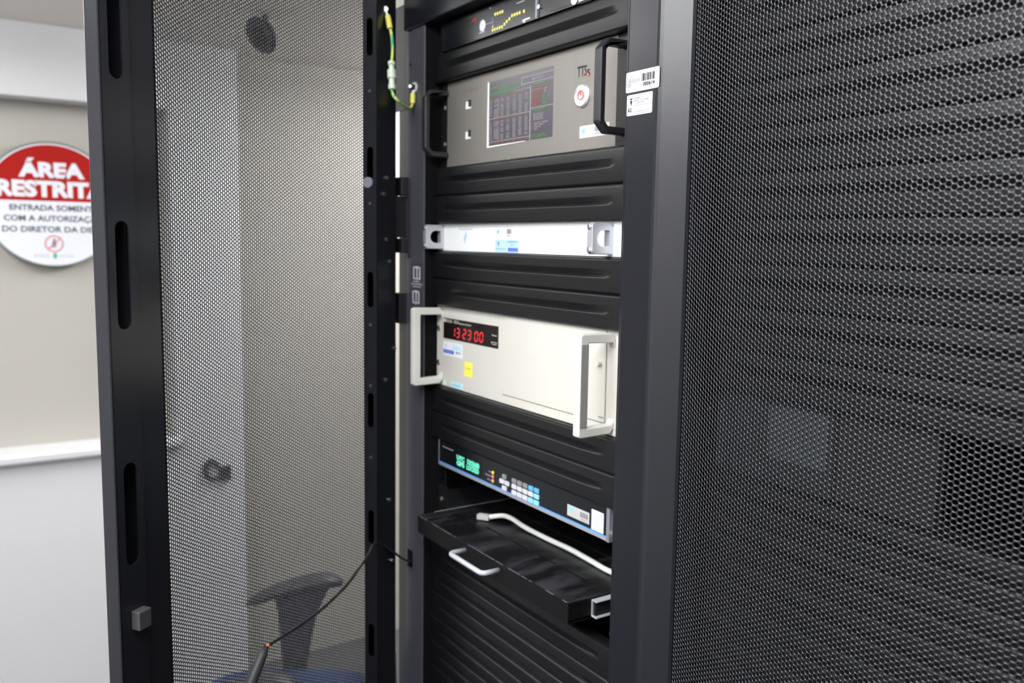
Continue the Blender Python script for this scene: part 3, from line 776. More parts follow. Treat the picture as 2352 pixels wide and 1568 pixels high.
# ------------------------------------------------------------------ cream clock
def clock_handle(t, x, y0, z0, z1, left):
    out, wx = 0.0545, 0.0125
    yo = y0 - out
    zb, zt = D0 + z0, D0 + z1
    th = 0.0105
    outer = [(y0, zb + 0.006), (y0 - 0.006, zb), (yo + 0.004, zb - 0.001), (yo, zb + 0.001), (yo, zt - 0.001), (yo + 0.004, zt + 0.001), (y0 - 0.006, zt), (y0, zt - 0.006)]
    inner = [(y0 + .0001, zt - 0.019), (y0 - 0.0030, zt - th - 0.001), (yo + 0.0125, zt - th), (yo + 0.0125, zb + th), (y0 - 0.0030, zb + th + 0.001), (y0 + .0001, zb + 0.019)]
    h = MB().prism(outer + inner, YZ, x - wx / 2, x + wx / 2).build('handle', CREAMH, t, bevel=0.0014, seg=2)
    if not left:
        MB().box(x + wx / 2 - 0.0002, x + wx / 2 + 0.0008, yo + 0.0010, yo + 0.0118, zb + 0.0125, zt - 0.0115).build('grip', GREYG, h)
    return h
def cream_clock():
    t = thing('atomic_clock', 'cream rack clock with red digits and tall side handles', 'clock', (0.2326, 0.012, D0 - 12 * U))
    zt, zb = -9 * U - 0.0006, -12 * U + 0.0006
    y = 0.0100
    MB().box(-0.0090, 0.4741, y, RAIL_Y, D0 + zb, D0 + zt).build('front_panel', CREAM, t, bevel=0.0012)
    chassis(t, zb, zt)
    clock_handle(t, 0.0075, y, zb + 0.004, zt - 0.003, True)
    clock_handle(t, 0.4440, y, zb + 0.004, zt - 0.003, False)
    for x in (-0.0005, 0.4656):
        for z in (-10.5 * U + 0.0286, -10.5 * U - 0.0286): screw(x, y, D0 + z, t, 0.0048)
    # hinged cover on the right
    cv = MB().box(0.1980, 0.4330, y - 0.0016, y, D0 - 0.5185, D0 + zt - 0.0020).build('cover', CREAM, t, bevel=0.0006)
    gap = MB(); gap.box(0.1968, 0.1980, y - 0.0003, y + 0.0001, D0 - 0.5195, D0 + zt - 0.0020); gap.box(0.1968, 0.4345, y - 0.0003, y + 0.0001, D0 - 0.5197, D0 - 0.5185); gap.box(0.4330, 0.4342, y - 0.0003, y + 0.0001, D0 - 0.5195, D0 + zt - 0.0020)
    gap.build('cover_seam', mat('brown seam shadow line', (0.30, 0.28, 0.22), 0.7), t)
    MB().box(0.1972, 0.1996, y - 0.0026, y, D0 - 0.5190, D0 - 0.5120).build('cover_catch', CREAM, t)
    MB().box(0.4228, 0.4320, y - 0.0026, y - 0.0014, D0 - 0.5125, D0 - 0.5112).build('cover_tab', GREYG, cv)
    MB().cyl((0.4230, y - 0.0016, D0 - 0.4440), (0.4230, y - 0.0075, D0 - 0.4440), 0.0035, 16).build('cover_knob', CREAMH, cv)
    # display window
    dw = MB(); flat(dw, rect(0.0148, 0.1822, -0.4530, -0.4195), y, 0.0006); d = dw.build('display_window', mat('dark red display glass', (0.010, 0.006, 0.006), 0.25), t)
    yd = y - 0.0006
    RD = mat('lit red digits', (0.3, 0.02, 0.02), 0.5, emit=(1.0, 0.022, 0.05), estr=1.0)
    SEG = {'0': 'abcdef', '1': 'bc', '2': 'abged', '3': 'abgcd'}
    def digit(ch, x, z, wd, hg):
        mb = MB(); th = 0.0026; sh = 0.10
        def seg(pts): flat(mb, [(x + a + sh * b, z + b) for a, b in pts], yd, 0.0003)
        g = 0.0003; hh = hg / 2
        H = lambda z0: [(th * .4 + g, z0), (th + g, z0 - th / 2), (wd - th - g, z0 - th / 2), (wd - th * .4 - g, z0), (wd - th - g, z0 + th / 2), (th + g, z0 + th / 2)]
        V = lambda x0, a, b: [(x0, a + g), (x0 + th / 2, a + th / 2 + g), (x0 + th / 2, b - th / 2 - g), (x0, b - g), (x0 - th / 2, b - th / 2 - g), (x0 - th / 2, a + th / 2 + g)]
        for c in SEG[ch]:
            seg({'a': H(hg), 'g': H(hh), 'd': H(0), 'b': V(wd - th * .3, hh, hg), 'c': V(wd - th * .3, 0, hh), 'e': V(th * .3, 0, hh), 'f': V(th * .3, hh, hg)}[c])
        return mb.build('digit', RD, d)
    for ch, x in zip('132300', (0.0420, 0.0568, 0.0772, 0.0925, 0.1135, 0.1285)): digit(ch, x, -0.4478, 0.0104, 0.0142)
    PR = mat('white display print', (0.62, 0.61, 0.58), 0.6)
    fy = rack_fn(yd)
    mb = MB(); flat(mb, rect(0.0162, 0.0232, -0.4262, -0.4212), yd, 0.0002); mb.build('logo_print', PR, d)
    text('maker_print', 'HEWLETT', fy, 0.0250, -0.4235, 0.0021, PR, d, width=0.0200, bold=0.02); text('maker_print', 'PACKARD', fy, 0.0250, -0.4262, 0.0021, PR, d, width=0.0200, bold=0.02)
    text('model_print', '5071A', fy, 0.0500, -0.4235, 0.0021, PR, d, width=0.0165, bold=0.02); text('model_print', 'PRIMARY FREQUENCY STANDARD', fy, 0.0500, -0.4263, 0.0021, PR, d, width=0.0540, bold=0.02)
    text('status_print', 'Remote', fy, 0.1655, -0.4348, 0.0022, PR, d, width=0.0130, bold=0.02)
    text('status_print', 'Continuous', fy, 0.1660, -0.4452, 0.0020, PR, d, width=0.0140, bold=0.02); text('status_print', 'Operation', fy, 0.1660, -0.4480, 0.0020, PR, d, width=0.0130, bold=0.02)
    dot(d, 0.1642, -0.4452, 0.0012, yd, mat('lit amber light', (0.3, 0.3, 0.1), 0.5, emit=(0.6, 0.6, 0.2), estr=0.5), 'status_light')
    # stickers
    s = sticker(t, rect(0.0135, 0.0768, -0.4810, -0.4580), y, mat('white lilac sticker', (0.82, 0.82, 0.88), 0.5), 'asset_sticker', 'white and pale blue sticker with a blue band')
    mb = MB(); flat(mb, rect(0.0440, 0.0760, -0.4700, -0.4590), y - .0003); mb.build('panel_print', ICE, s)
    mb = MB(); flat(mb, rect(0.0148, 0.0500, -0.4772, -0.4712), y - .0003); mb.build('band_print', BLUE, s)
    text('band_text', 'ETICE 000615', rack_fn(y - .0006), 0.0160, -0.4752, 0.0024, mat('pale lilac print', (0.45, 0.48, 0.80), 0.6), s, width=0.031)
    text('print', '00615', rack_fn(y - .0004), 0.0560, -0.4750, 0.0034, INK, s, width=0.016)
    text('print', 'Calibração', rack_fn(y - .0006), 0.0480, -0.4665, 0.0028, CYAN, s, width=0.024); dot(s, 0.0235, -0.4650, 0.0024, y - .0003, LBLUE, 'logo_print')
    ys = sticker(t, rect(0.0832, 0.1078, -0.5070, -0.4840), y, YELL, 'yellow_sticker', 'yellow sticker')
    text('print', 'TIME', rack_fn(y - .0004), 0.0870, -0.4960, 0.0034, DYELL, ys, width=0.016)
    cs_ = sticker(t, rrect(0.0390, 0.0790, -0.5310, -0.5212, 0.001), y, mat('light cyan sticker', (0.50, 0.78, 0.88), 0.5), 'cyan_sticker', 'small light blue sticker')
    text('print', 'CALIBRADO', rack_fn(y - .0004), 0.0460, -0.5275, 0.0026, mat('teal ink', (0.05, 0.35, 0.45), 0.6), cs_, width=0.0250)
    mb = MB(); flat(mb, [(0.0100, -0.5315), (0.0262, -0.5315), (0.0178, -0.5205)], y); mb.build('triangle_print', GREENP, t)
    ls = MB(); ls.prism(rect(0.3680, 0.3880, -0.4260, -0.4085), lambda p, q, r: (p, r, D0 + q), y - 0.0019, y - 0.0016); lo = ls.build('lilac_sticker', mat('pale lilac sticker', (0.74, 0.76, 0.86), 0.5), cv)
    dot(lo, 0.3745, -0.4160, 0.0032, y - .0019, CYAN, 'logo_print')
cream_clock()

# ------------------------------------------------------------------ network time server with green display
def network_server():
    t = thing('network_time_server', 'slim black rack unit with green display, keypad and blue edge', 'rack instrument', (0.2326, 0.007, D0 - 15 * U))
    zt, zb = -14 * U - 0.0006, -15 * U + 0.0004
    y = 0.0040
    MB().box(0.0138, 0.4500, y, RAIL_Y, D0 + zb + 0.0046, D0 + zt).build('front_panel', GLOSSB, t, bevel=0.0005)
    MB().box(0.0138, 0.4500, y - 0.0002, RAIL_Y, D0 + zb, D0 + zb + 0.0048).build('lower_edge', ALU, t, bevel=0.0006)
    mb = MB(); flat(mb, rect(0.0138, 0.4500, zb + 0.0048, zb + 0.0068), y); mb.build('blue_stripe', mat('bright blue stripe', (0.08, 0.33, 0.85), 0.4), t)
    EAR = mat('silver ear', (0.36, 0.37, 0.42), 0.38, 0.6)
    MB().box(-0.0090, 0.0138, 0.0145, RAIL_Y, D0 + zb, D0 + zt).build('mounting_ear', EAR, t)
    MB().box(0.0100, 0.0138, y, RAIL_Y, D0 + zb, D0 + zt).build('side_cheek', EAR, t)
    MB().box(0.4500, 0.4560, y - 0.001, RAIL_Y, D0 + zb, D0 + zt).build('side_cheek', EAR, t)
    MB().box(0.4560, 0.4741, 0.0145, RAIL_Y, D0 + zb, D0 + zt).build('mounting_ear', EAR, t)
    chassis(t, zb, zt)
    for x in (0.0, 0.4651):
        for z in (-14 * U - 0.0064, -14 * U - 0.0381): screw(x, 0.0145, D0 + z, t, 0.0046)
    text('logo_print', 'symmetricom', rack_fn(y), 0.0300, -0.6335, 0.0022, PALEINK, t, width=0.0300, bold=0.02)
    mb = MB(); flat(mb, [(0.0235, -0.6335), (0.0288, -0.6325), (0.0270, -0.6312)], y); mb.build('logo_mark', mat('amber print', (0.75, 0.42, 0.05), 0.5), t)
    dw = MB(); flat(dw, rect(0.0660, 0.1480, -0.6560, -0.6340), y, 0.0004); d = dw.build('display', mat('dark display glass', (0.004, 0.008, 0.008), 0.2), t); d['label'] = 'green lit character display'
    GL = mat('lit green characters', (0.02, 0.3, 0.2), 0.5, emit=(0.22, 0.95, 0.68), estr=1.0)
    tx = MB()
    for body, x, z, wd in (('UTC', 0.0725, -0.6440, 0.0250), ('13:23:00', 0.1060, -0.6440, 0.0370), ('GPS', 0.0725, -0.6530, 0.0250), ('LOCKED', 0.1040, -0.6530, 0.0380)):
        m2 = text(None, body, rack_fn(y - 0.0004), x, z, 0.0074, None, None, width=wd, bold=0.075); tx.add(m2.v, m2.f)
    tx.build('display_characters', GL, d)
    for z, c, e, nm in ((-0.6408, (0.5, 0.45, 0.02), (0.80, 0.70, 0.02), 'Sync'), (-0.6473, (0.6, 0.1, 0.1), (0.95, 0.12, 0.14), 'Network'), (-0.6538, (0.6, 0.3, 0.05), (0.98, 0.38, 0.07), 'Alarm')):
        mb = MB(); mb.tube([(0.1818, y, D0 + z), (0.1818, y - 0.0010, D0 + z), (0.1818, y - 0.0018, D0 + z)], [0.0026, 0.0026, 0.0014], 14)
        mb.build('indicator_light', mat('lit ' + nm, c, 0.4, emit=e, estr=0.9), t)
        wd = {'Sync': 0.008, 'Network': 0.0165, 'Alarm': 0.0115}[nm]
        text('indicator_print', nm, rack_fn(y), 0.1775 - wd, z - 0.0012, 0.0026, PALEINK, t, width=wd)
    K = dict(w=mat('white key', (0.62, 0.63, 0.68), 0.5), g=mat('dim grey key', (0.24, 0.24, 0.25), 0.5), b=mat('blue key', (0.12, 0.42, 0.75), 0.5), l=mat('light blue key', (0.28, 0.66, 0.90), 0.5))
    keys = [(207.7, -647.6, 'w'), (221.7, -647.7, 'w'), (214.6, -656.6, 'w'), (240.7, -647.7, 'w'), (254.9, -647.8, 'w'), (269.1, -647.9, 'w'), (283.2, -647.8, 'w'), (297.4, -648.0, 'l'),
            (240.7, -656.8, 'w'), (254.9, -656.7, 'w'), (269.0, -656.8, 'w'), (283.3, -656.8, 'l'), (297.4, -656.9, 'l'),
            (214.1, -639.3, 'g'), (240.4, -639.3, 'g'), (254.8, -639.3, 'g'), (269.1, -639.3, 'g'), (283.4, -639.4, 'b'), (297.4, -639.4, 'b')]
    for x, z, c in keys:
        mb = MB(); hw = 0.0060 if c in 'wl' else 0.0056
        mb.prism(rrect(x / 1000 - hw, x / 1000 + hw, z / 1000 - 0.0033, z / 1000 + 0.0033, 0.0015, 3), lambda p, q, r: (p, r, D0 + q), y - 0.0016, y)
        mb.build('key', K[c], t, bevel=0.0004)
    s = sticker(t, rrect(0.3680, 0.4150, -0.6548, -0.6395, 0.001), y, SILVSTICK, 'asset_sticker', 'silver asset sticker with a blue dot')
    dot(s, 0.3765, -0.6450, 0.0035, y - .0003, CYAN, 'logo_print'); barcode(s, 0.3960, 0.4120, -0.6490, -0.6425, y - .0003, GREYINK, 11)
    text('print', '000616', rack_fn(y - .0004), 0.3985, -0.6528, 0.0028, GREYINK, s, width=0.011)
    q = sticker(t, rrect(0.4192, 0.4440, -0.6590, -0.6322, 0.001), y, STICK, 'service_sticker', 'upright white sticker at the right end')
    mb = MB()
    for k in range(4): flat(mb, rect(0.4235, 0.4395, -0.6505 - k * 0.0018, -0.6500 - k * 0.0018), y - .0003, 0.0002)
    mb.build('print', PALEINK, q)
network_server()

# ------------------------------------------------------------------ pull-out shelf
def pull_shelf():
    t = thing('pull_out_shelf', 'dusty black pull-out rack shelf with a silver handle', 'shelf', (0.2326, 0.05, D0 - 18 * U))
    zt, zb = D0 - 0.7405, D0 - 0.7690
    x0, x1, yf = 0.0315, 0.4385, -0.0455
    fp = MB(); fp.box(x0, x1, yf, yf + 0.0016, zb, zt); fp.box(x0, x0 + 0.0016, yf + 0.0016, 0.40, zb + 0.004, zt - 0.0016); fp.box(x1 - 0.0016, x1, yf + 0.0016, 0.40, zb + 0.004, zt - 0.0016)
    fp.box(x0, x1, yf + 0.0016, 0.38, zb, zb + 0.0014); fp.build('drawer_front', mat('plain black drawer steel', (0.003, 0.0031, 0.0037), 0.5, spec=0.3), t, bevel=0.0008)
    tr = MB(); tr.box(x0, x1, yf + 0.0016, 0.40, zt - 0.0016, zt)
    # raised ribs on the tray
    for a, b, c, d in ((0.05, 0.20, 0.060, 0.064), (0.22, 0.42, 0.060, 0.064), (0.05, 0.42, 0.100, 0.106)):
        tr.box(a, b, c, d, zt, zt + 0.0012)
    tr.build('tray', TRAY, t, bevel=0.0008)
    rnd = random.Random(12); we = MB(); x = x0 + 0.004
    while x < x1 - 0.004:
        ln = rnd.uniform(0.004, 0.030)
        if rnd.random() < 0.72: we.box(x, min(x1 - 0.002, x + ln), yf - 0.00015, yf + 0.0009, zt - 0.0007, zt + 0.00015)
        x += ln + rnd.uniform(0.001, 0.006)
    we.build('worn_edge_highlight', mat('rubbed edge with highlight', (0.10, 0.10, 0.115), 0.5), t)  # broken pale strip: rubbed wear and the bevel's highlight, both as colour
    for k in range(5):
        MB().box(0.07 + 0.07 * k, 0.115 + 0.07 * k, 0.018, 0.0205, zt + 0.0001, zt + 0.0004).build('tray_slot', VOID, t)
    hp = MB(); hz = D0 - 0.7515; r = 0.0037
    xa, xb, yo = 0.1850, 0.2780, yf - 0.0270
    pts = [(xa, yf, hz), (xa, yo + 0.008, hz)] + [(xa + 0.008 - 0.008 * math.cos(a), yo + 0.008 - 0.008 * math.sin(a), hz) for a in (0.4, 0.8, 1.2, 1.5)]
    pts += [(xb - 0.008 + 0.008 * math.sin(a), yo + 0.008 - 0.008 * math.cos(a), hz) for a in (0.07, 0.4, 0.8, 1.2)] + [(xb, yo + 0.008, hz), (xb, yf, hz)]
    hp.tube(pts, r, 14); hp.build('handle', mat('satin silver handle', (0.66, 0.67, 0.74), 0.34, 0.35), t, smooth=True)
    # slides on both sides and the fixed brackets that screw to the rails
    for sx, a in ((1, x1), (-1, x0)):
        xo = a + sx * 0.0005
        mb = MB()
        c = [(xo, zb + 0.0030), (xo + sx * 0.0105, zb + 0.0030), (xo + sx * 0.0105, zb + 0.0045), (xo + sx * 0.0013, zb + 0.0045), (xo + sx * 0.0013, zt - 0.0045), (xo + sx * 0.0105, zt - 0.0045), (xo + sx * 0.0105, zt - 0.0030), (xo, zt - 0.0030)]
        mb.prism(c, lambda p, q, r: (p, r, q), -0.0085, 0.36); mb.build('slide', mat('bright slide steel', (0.60, 0.62, 0.66), 0.35, 0.4), t, bevel=0.0003)
        xi_ = sorted((xo + sx * 0.0014, xo + sx * 0.0060)); MB().box(xi_[0], xi_[1], -0.0060, 0.36, zb + 0.0048, zt - 0.0048).build('slide_member', POWDER_IN, t)
        xa_ = sorted((a + sx * 0.0115, a + sx * 0.0140))
        MB().box(xa_[0], xa_[1], RAIL_Y, 0.42, D0 - 17.6 * U, D0 - 16 * U).build('bracket', POWDER_IN, t)
    for a, b in ((-0.0090, 0.0200), (0.4530, 0.4741)):
        MB().box(a, b, 0.0158, RAIL_Y, D0 - 18 * U + 0.001, D0 - 15.9 * U).build('mounting_ear', BLKP, t)
    screw(0.0, 0.0158, D0 - 0.7310, t, 0.0046); screw(0.4500 + 0.0035, 0.0158, D0 - 0.7905, t, 0.0052)
pull_shelf()

# ------------------------------------------------------------------ white network cable lying on the shelf
def spline(pts, n=8):
    pts = [Vector(p) for p in pts]; out = []
    for i in range(len(pts) - 1):
        p0, p1, p2, p3 = pts[max(i - 1, 0)], pts[i], pts[i + 1], pts[min(i + 2, len(pts) - 1)]
        for k in range(n):
            u = k / n
            out.append(0.5 * ((2 * p1) + (-p0 + p2) * u + (2 * p0 - 5 * p1 + 4 * p2 - p3) * u * u + (-p0 + 3 * p1 - 3 * p2 + p3) * u ** 3))
    out.append(pts[-1]); return out
def net_cable():
    zt = D0 - 0.7405 + 0.0013
    t = thing('network_cable', 'loose white network cable lying on the pull-out shelf', 'cable', (0.109, 0.035, zt))
    pts = [(0.1180, 0.0400, zt + 0.0055), (0.1270, 0.0460, zt + 0.0085), (0.1380, 0.0530, zt + 0.0110), (0.1560, 0.0580, zt + 0.0100), (0.1800, 0.0600, zt + 0.0060), (0.2100, 0.0620, zt + 0.0038), (0.2500, 0.0630, zt + 0.0034),
           (0.3000, 0.0640, zt + 0.0040), (0.3500, 0.0620, zt + 0.0034), (0.3930, 0.0600, zt + 0.0032), (0.4250, 0.0700, zt + 0.0032), (0.4300, 0.11, zt + 0.0032), (0.425, 0.25, zt + 0.0032), (0.40, 0.39, zt + 0.0032)]
    MB().tube(spline(pts, 6), 0.0039, 12).build('cord', mat('white cable jacket', (0.82, 0.84, 0.80), 0.4), t, smooth=True)
    pg = MB(); d = (Vector((0.1180, 0.0400, 0)) - Vector((0.1080, 0.0335, 0))).normalized(); n = Vector((-d.y, d.x, 0)); z = Vector((0, 0, 1))
    pg.obox(Vector((0.1085, 0.0342, zt + 0.0042)), d, n, z, 0.0105, 0.0058, 0.0040)
    pg.obox(Vector((0.1085, 0.0342, zt + 0.0085)), d, n, z, 0.0070, 0.0022, 0.0006)
    pg.build('plug', mat('clear grey plug', (0.50, 0.50, 0.50), 0.25), t, bevel=0.0008)
net_cable()

# ------------------------------------------------------------------ earth wire between door and post
def earth_wire():
    t = thing('earth_wire', 'green and yellow earth wire linking open door to rack post', 'wire', (-0.078, -0.034, 1.87))
    YC = mat('yellow crimp sleeve', (0.80, 0.76, 0.14), 0.45)
    WC = mat('pale connector', (0.68, 0.76, 0.62), 0.4)
    RG = mat('tinned ring', (0.72, 0.74, 0.74), 0.35, 0.15)
    # green and yellow striped insulation
    m = mat('striped earth insulation', (0.5, 0.6, 0.2), 0.4)
    nt = m.node_tree; b = nt.nodes['Principled BSDF']; tc = nt.nodes.new('ShaderNodeTexCoord'); wv = nt.nodes.new('ShaderNodeTexWave')
    wv.bands_direction = 'X'; wv.inputs['Scale'].default_value = 60; wv.inputs['Distortion'].default_value = 0.5
    nt.links.new(tc.outputs['Object'], wv.inputs['Vector']); rp = nt.nodes.new('ShaderNodeValToRGB'); rp.color_ramp.interpolation = 'CONSTANT'
    rp.color_ramp.elements[0].color = (0.62, 0.64, 0.13, 1); rp.color_ramp.elements[1].color = (0.03, 0.42, 0.22, 1); rp.color_ramp.elements[1].position = 0.55
    nt.links.new(wv.outputs['Fac'], rp.inputs[0]); nt.links.new(rp.outputs[0], b.inputs['Base Color'])
    MB().tube(spline([(-0.0287, -0.0660, 1.9274), (-0.0256, -0.0642, 1.9139), (-0.0231, -0.0650, 1.8909), (-0.0219, -0.0670, 1.8749)], 6), 0.0026, 12).build('cord', m, t, smooth=True)
    MB().tube(spline([(-0.0152, -0.0694, 1.8334), (-0.0122, -0.0690, 1.8243), (-0.0066, -0.0651, 1.8167), (-0.0167, -0.0487, 1.8101), (-0.0353, -0.0288, 1.8096), (-0.0385, -0.0225, 1.8165), (-0.0392, -0.0205, 1.8240)], 6), 0.0026, 12).build('cord', m, t, smooth=True)
    MB().tube([(-0.0352, -0.0675, 1.9494), (-0.0330, -0.0672, 1.9444), (-0.0289, -0.0662, 1.9284)], [0.0040, 0.0046, 0.0046], 14).build('crimp_sleeve', YC, t)
    MB().tube([(-0.0390, -0.0212, 1.8190), (-0.0396, -0.0206, 1.8290), (-0.0400, -0.0204, 1.8350)], [0.0046, 0.0046, 0.0040], 14).build('crimp_sleeve', YC, t)
    a, c = Vector((-0.0221, -0.0670, 1.8764)), Vector((-0.0151, -0.0694, 1.8329)); d = c - a
    rs = [(0, .0058), (.10, .0060), (.13, .0044), (.28, .0044), (.30, .0070), (.60, .0070), (.62, .0048), (.82, .0048), (.84, .0060), (1.0, .0056)]
    MB().tube([a + d * k for k, _ in rs], [r for _, r in rs], 14).build('connector', WC, t)
    # lugs
    MB().tube([(-0.0352, -0.0675, 1.9494), (-0.0376, -0.0690, 1.9569)], [0.0022, 0.0022], 10).build('lug_neck', RG, t)
    MB().cyl((-0.0371, -0.0695, 1.9589), (-0.0352, -0.0710, 1.9589), 0.0044, 16).build('lug_bolt', mat('grey bolt', (0.30, 0.30, 0.34), 0.4, 0.5), t)
    MB().tube([(-0.0400, -0.0200, 1.8350), (-0.0404, -0.0180, 1.8400)], [0.0028, 0.0034], 10).build('lug_neck', RG, t)
    rg = MB(); rg.plate(circ(-0.0408, 1.8445 - D0, 0.0088, 24), [circ(-0.0408, 1.8445 - D0, 0.0058, 24)], lambda p, q, r: (p, r, D0 + q), -0.0188, -0.0162); rg.build('ring_lug', RG, t)
    MB().tube([(-0.0408, -0.0160, 1.8445), (-0.0408, -0.0215, 1.8445), (-0.0408, -0.0225, 1.8445)], [0.0055, 0.0055, 0.0040], 6).build('nut', BLKP, t)
    MB().cyl((-0.0408, -0.0225, 1.8445), (-0.0354, -0.0279, 1.8451), 0.0026, 12).build('stud', ZINC, t)
earth_wire()

# ------------------------------------------------------------------ black cable hanging along the open door
def probe_cable():
    t = thing('probe_cable', 'thin black cable with thick grip hanging across the open door', 'cable', (0.14, -0.35, 1.0))
    JK = mat('black cable jacket', (0.014, 0.014, 0.018), 0.45)
    pts = [(-0.0500, -0.0150, 1.0420), (-0.0417, -0.0238, 1.0450), (-0.0410, -0.0373, 1.0527), (-0.0400, -0.0526, 1.0665), (-0.0385, -0.0666, 1.0787), (-0.0330, -0.0800, 1.0890), (-0.0253, -0.0930, 1.0955),
           (-0.0193, -0.1025, 1.0943), (-0.0113, -0.1147, 1.0828), (0.0064, -0.1415, 1.0668), (0.0268, -0.1724, 1.0528), (0.0586, -0.2207, 1.0415), (0.0881, -0.2654, 1.0383), (0.1154, -0.3068, 1.0384), (0.1298, -0.3287, 1.0385)]
    MB().tube(spline(pts, 5), 0.0021, 10).build('cord', JK, t, smooth=True)
    g = [Vector(p) for p in ((0.1300, -0.3290, 1.0395), (0.1345, -0.3355, 1.0320), (0.1415, -0.3460, 1.0180), (0.1490, -0.3575, 1.0010), (0.1560, -0.3690, 0.9820), (0.1620, -0.3785, 0.9640))]
    MB().tube(g, [0.0040, 0.0068, 0.0078, 0.0080, 0.0082, 0.0070], 14).build('grip', mat('charcoal grip', (0.035, 0.036, 0.042), 0.5), t, smooth=True)
    og = mat('orange wire insulation', (0.75, 0.19, 0.06), 0.5)
    MB().tube(spline([(0.1285, -0.3260, 1.0405), (0.1320, -0.3290, 1.0375), (0.1345, -0.3325, 1.0320), (0.1350, -0.3340, 1.0275)], 4), 0.0026, 8).build('orange_wire', og, t)
    MB().tube([(0.1400, -0.3400, 1.0100), (0.1420, -0.3440, 1.0120), (0.1440, -0.3480, 1.0100)], 0.0014, 8).build('orange_wire', og, t)
    MB().tube(spline([(0.1620, -0.3785, 0.9640), (0.175, -0.40, 0.90), (0.19, -0.42, 0.5), (0.22, -0.44, FLR + 0.05), (0.30, -0.50, FLR + 0.004)], 6), 0.0025, 8).build('lead', JK, t, smooth=True)
probe_cable()

# ------------------------------------------------------------------ device behind the closed door
def dark_device():
    dx = 0.603
    t = thing('fan_unit', 'dark two-unit opening with grey left panel behind mesh door', 'rack unit', (dx + 0.2326, 0.016, D0 - 12 * U))
    zt, zb = -10 * U - 0.001, -12 * U + 0.001
    MB().box(dx - 0.009, dx + 0.162, 0.012, RAIL_Y, D0 + zb, D0 + zt).build('front_panel', mat('dull teal black panel', (0.012, 0.015, 0.017), 0.5), t, bevel=0.001)
    MB().box(dx + 0.162, dx + 0.262, 0.016, RAIL_Y + 0.002, D0 + zb, D0 + zt).build('front_panel', mat('dull black panel', (0.008, 0.008, 0.009), 0.6), t)
    MB().box(dx + 0.085, dx + 0.155, 0.0112, 0.012, D0 - 0.5060, D0 - 0.4520).build('label_plate', mat('slate grey plate', (0.045, 0.055, 0.065), 0.45), t)
    # open bay: rim with a recess behind
    mb = MB(); mb.plate(rect(dx + 0.262, dx + 0.4741, zb, zt), [rrect(dx + 0.268, dx + 0.452, zb + 0.004, zt - 0.003, 0.012)], lambda p, q, r: (p, r, D0 + q), 0.016, RAIL_Y + 0.002); mb.build('bay_rim', VOID, t)
    MB().box(dx + 0.013, dx + 0.4525, 0.20, 0.22, D0 + zb, D0 + zt).build('bay_back', VOID, t)
    MB().box(dx + 0.0215, dx + 0.0235, 0.0060, 0.0122, D0 - 0.5290, D0 - 0.4580).build('bright_edge', ZINC, t)
    for z in (-0.4705, -0.5065, -0.5240): screw(dx + 0.004, 0.012, D0 + z, t, 0.0034)
dark_device()

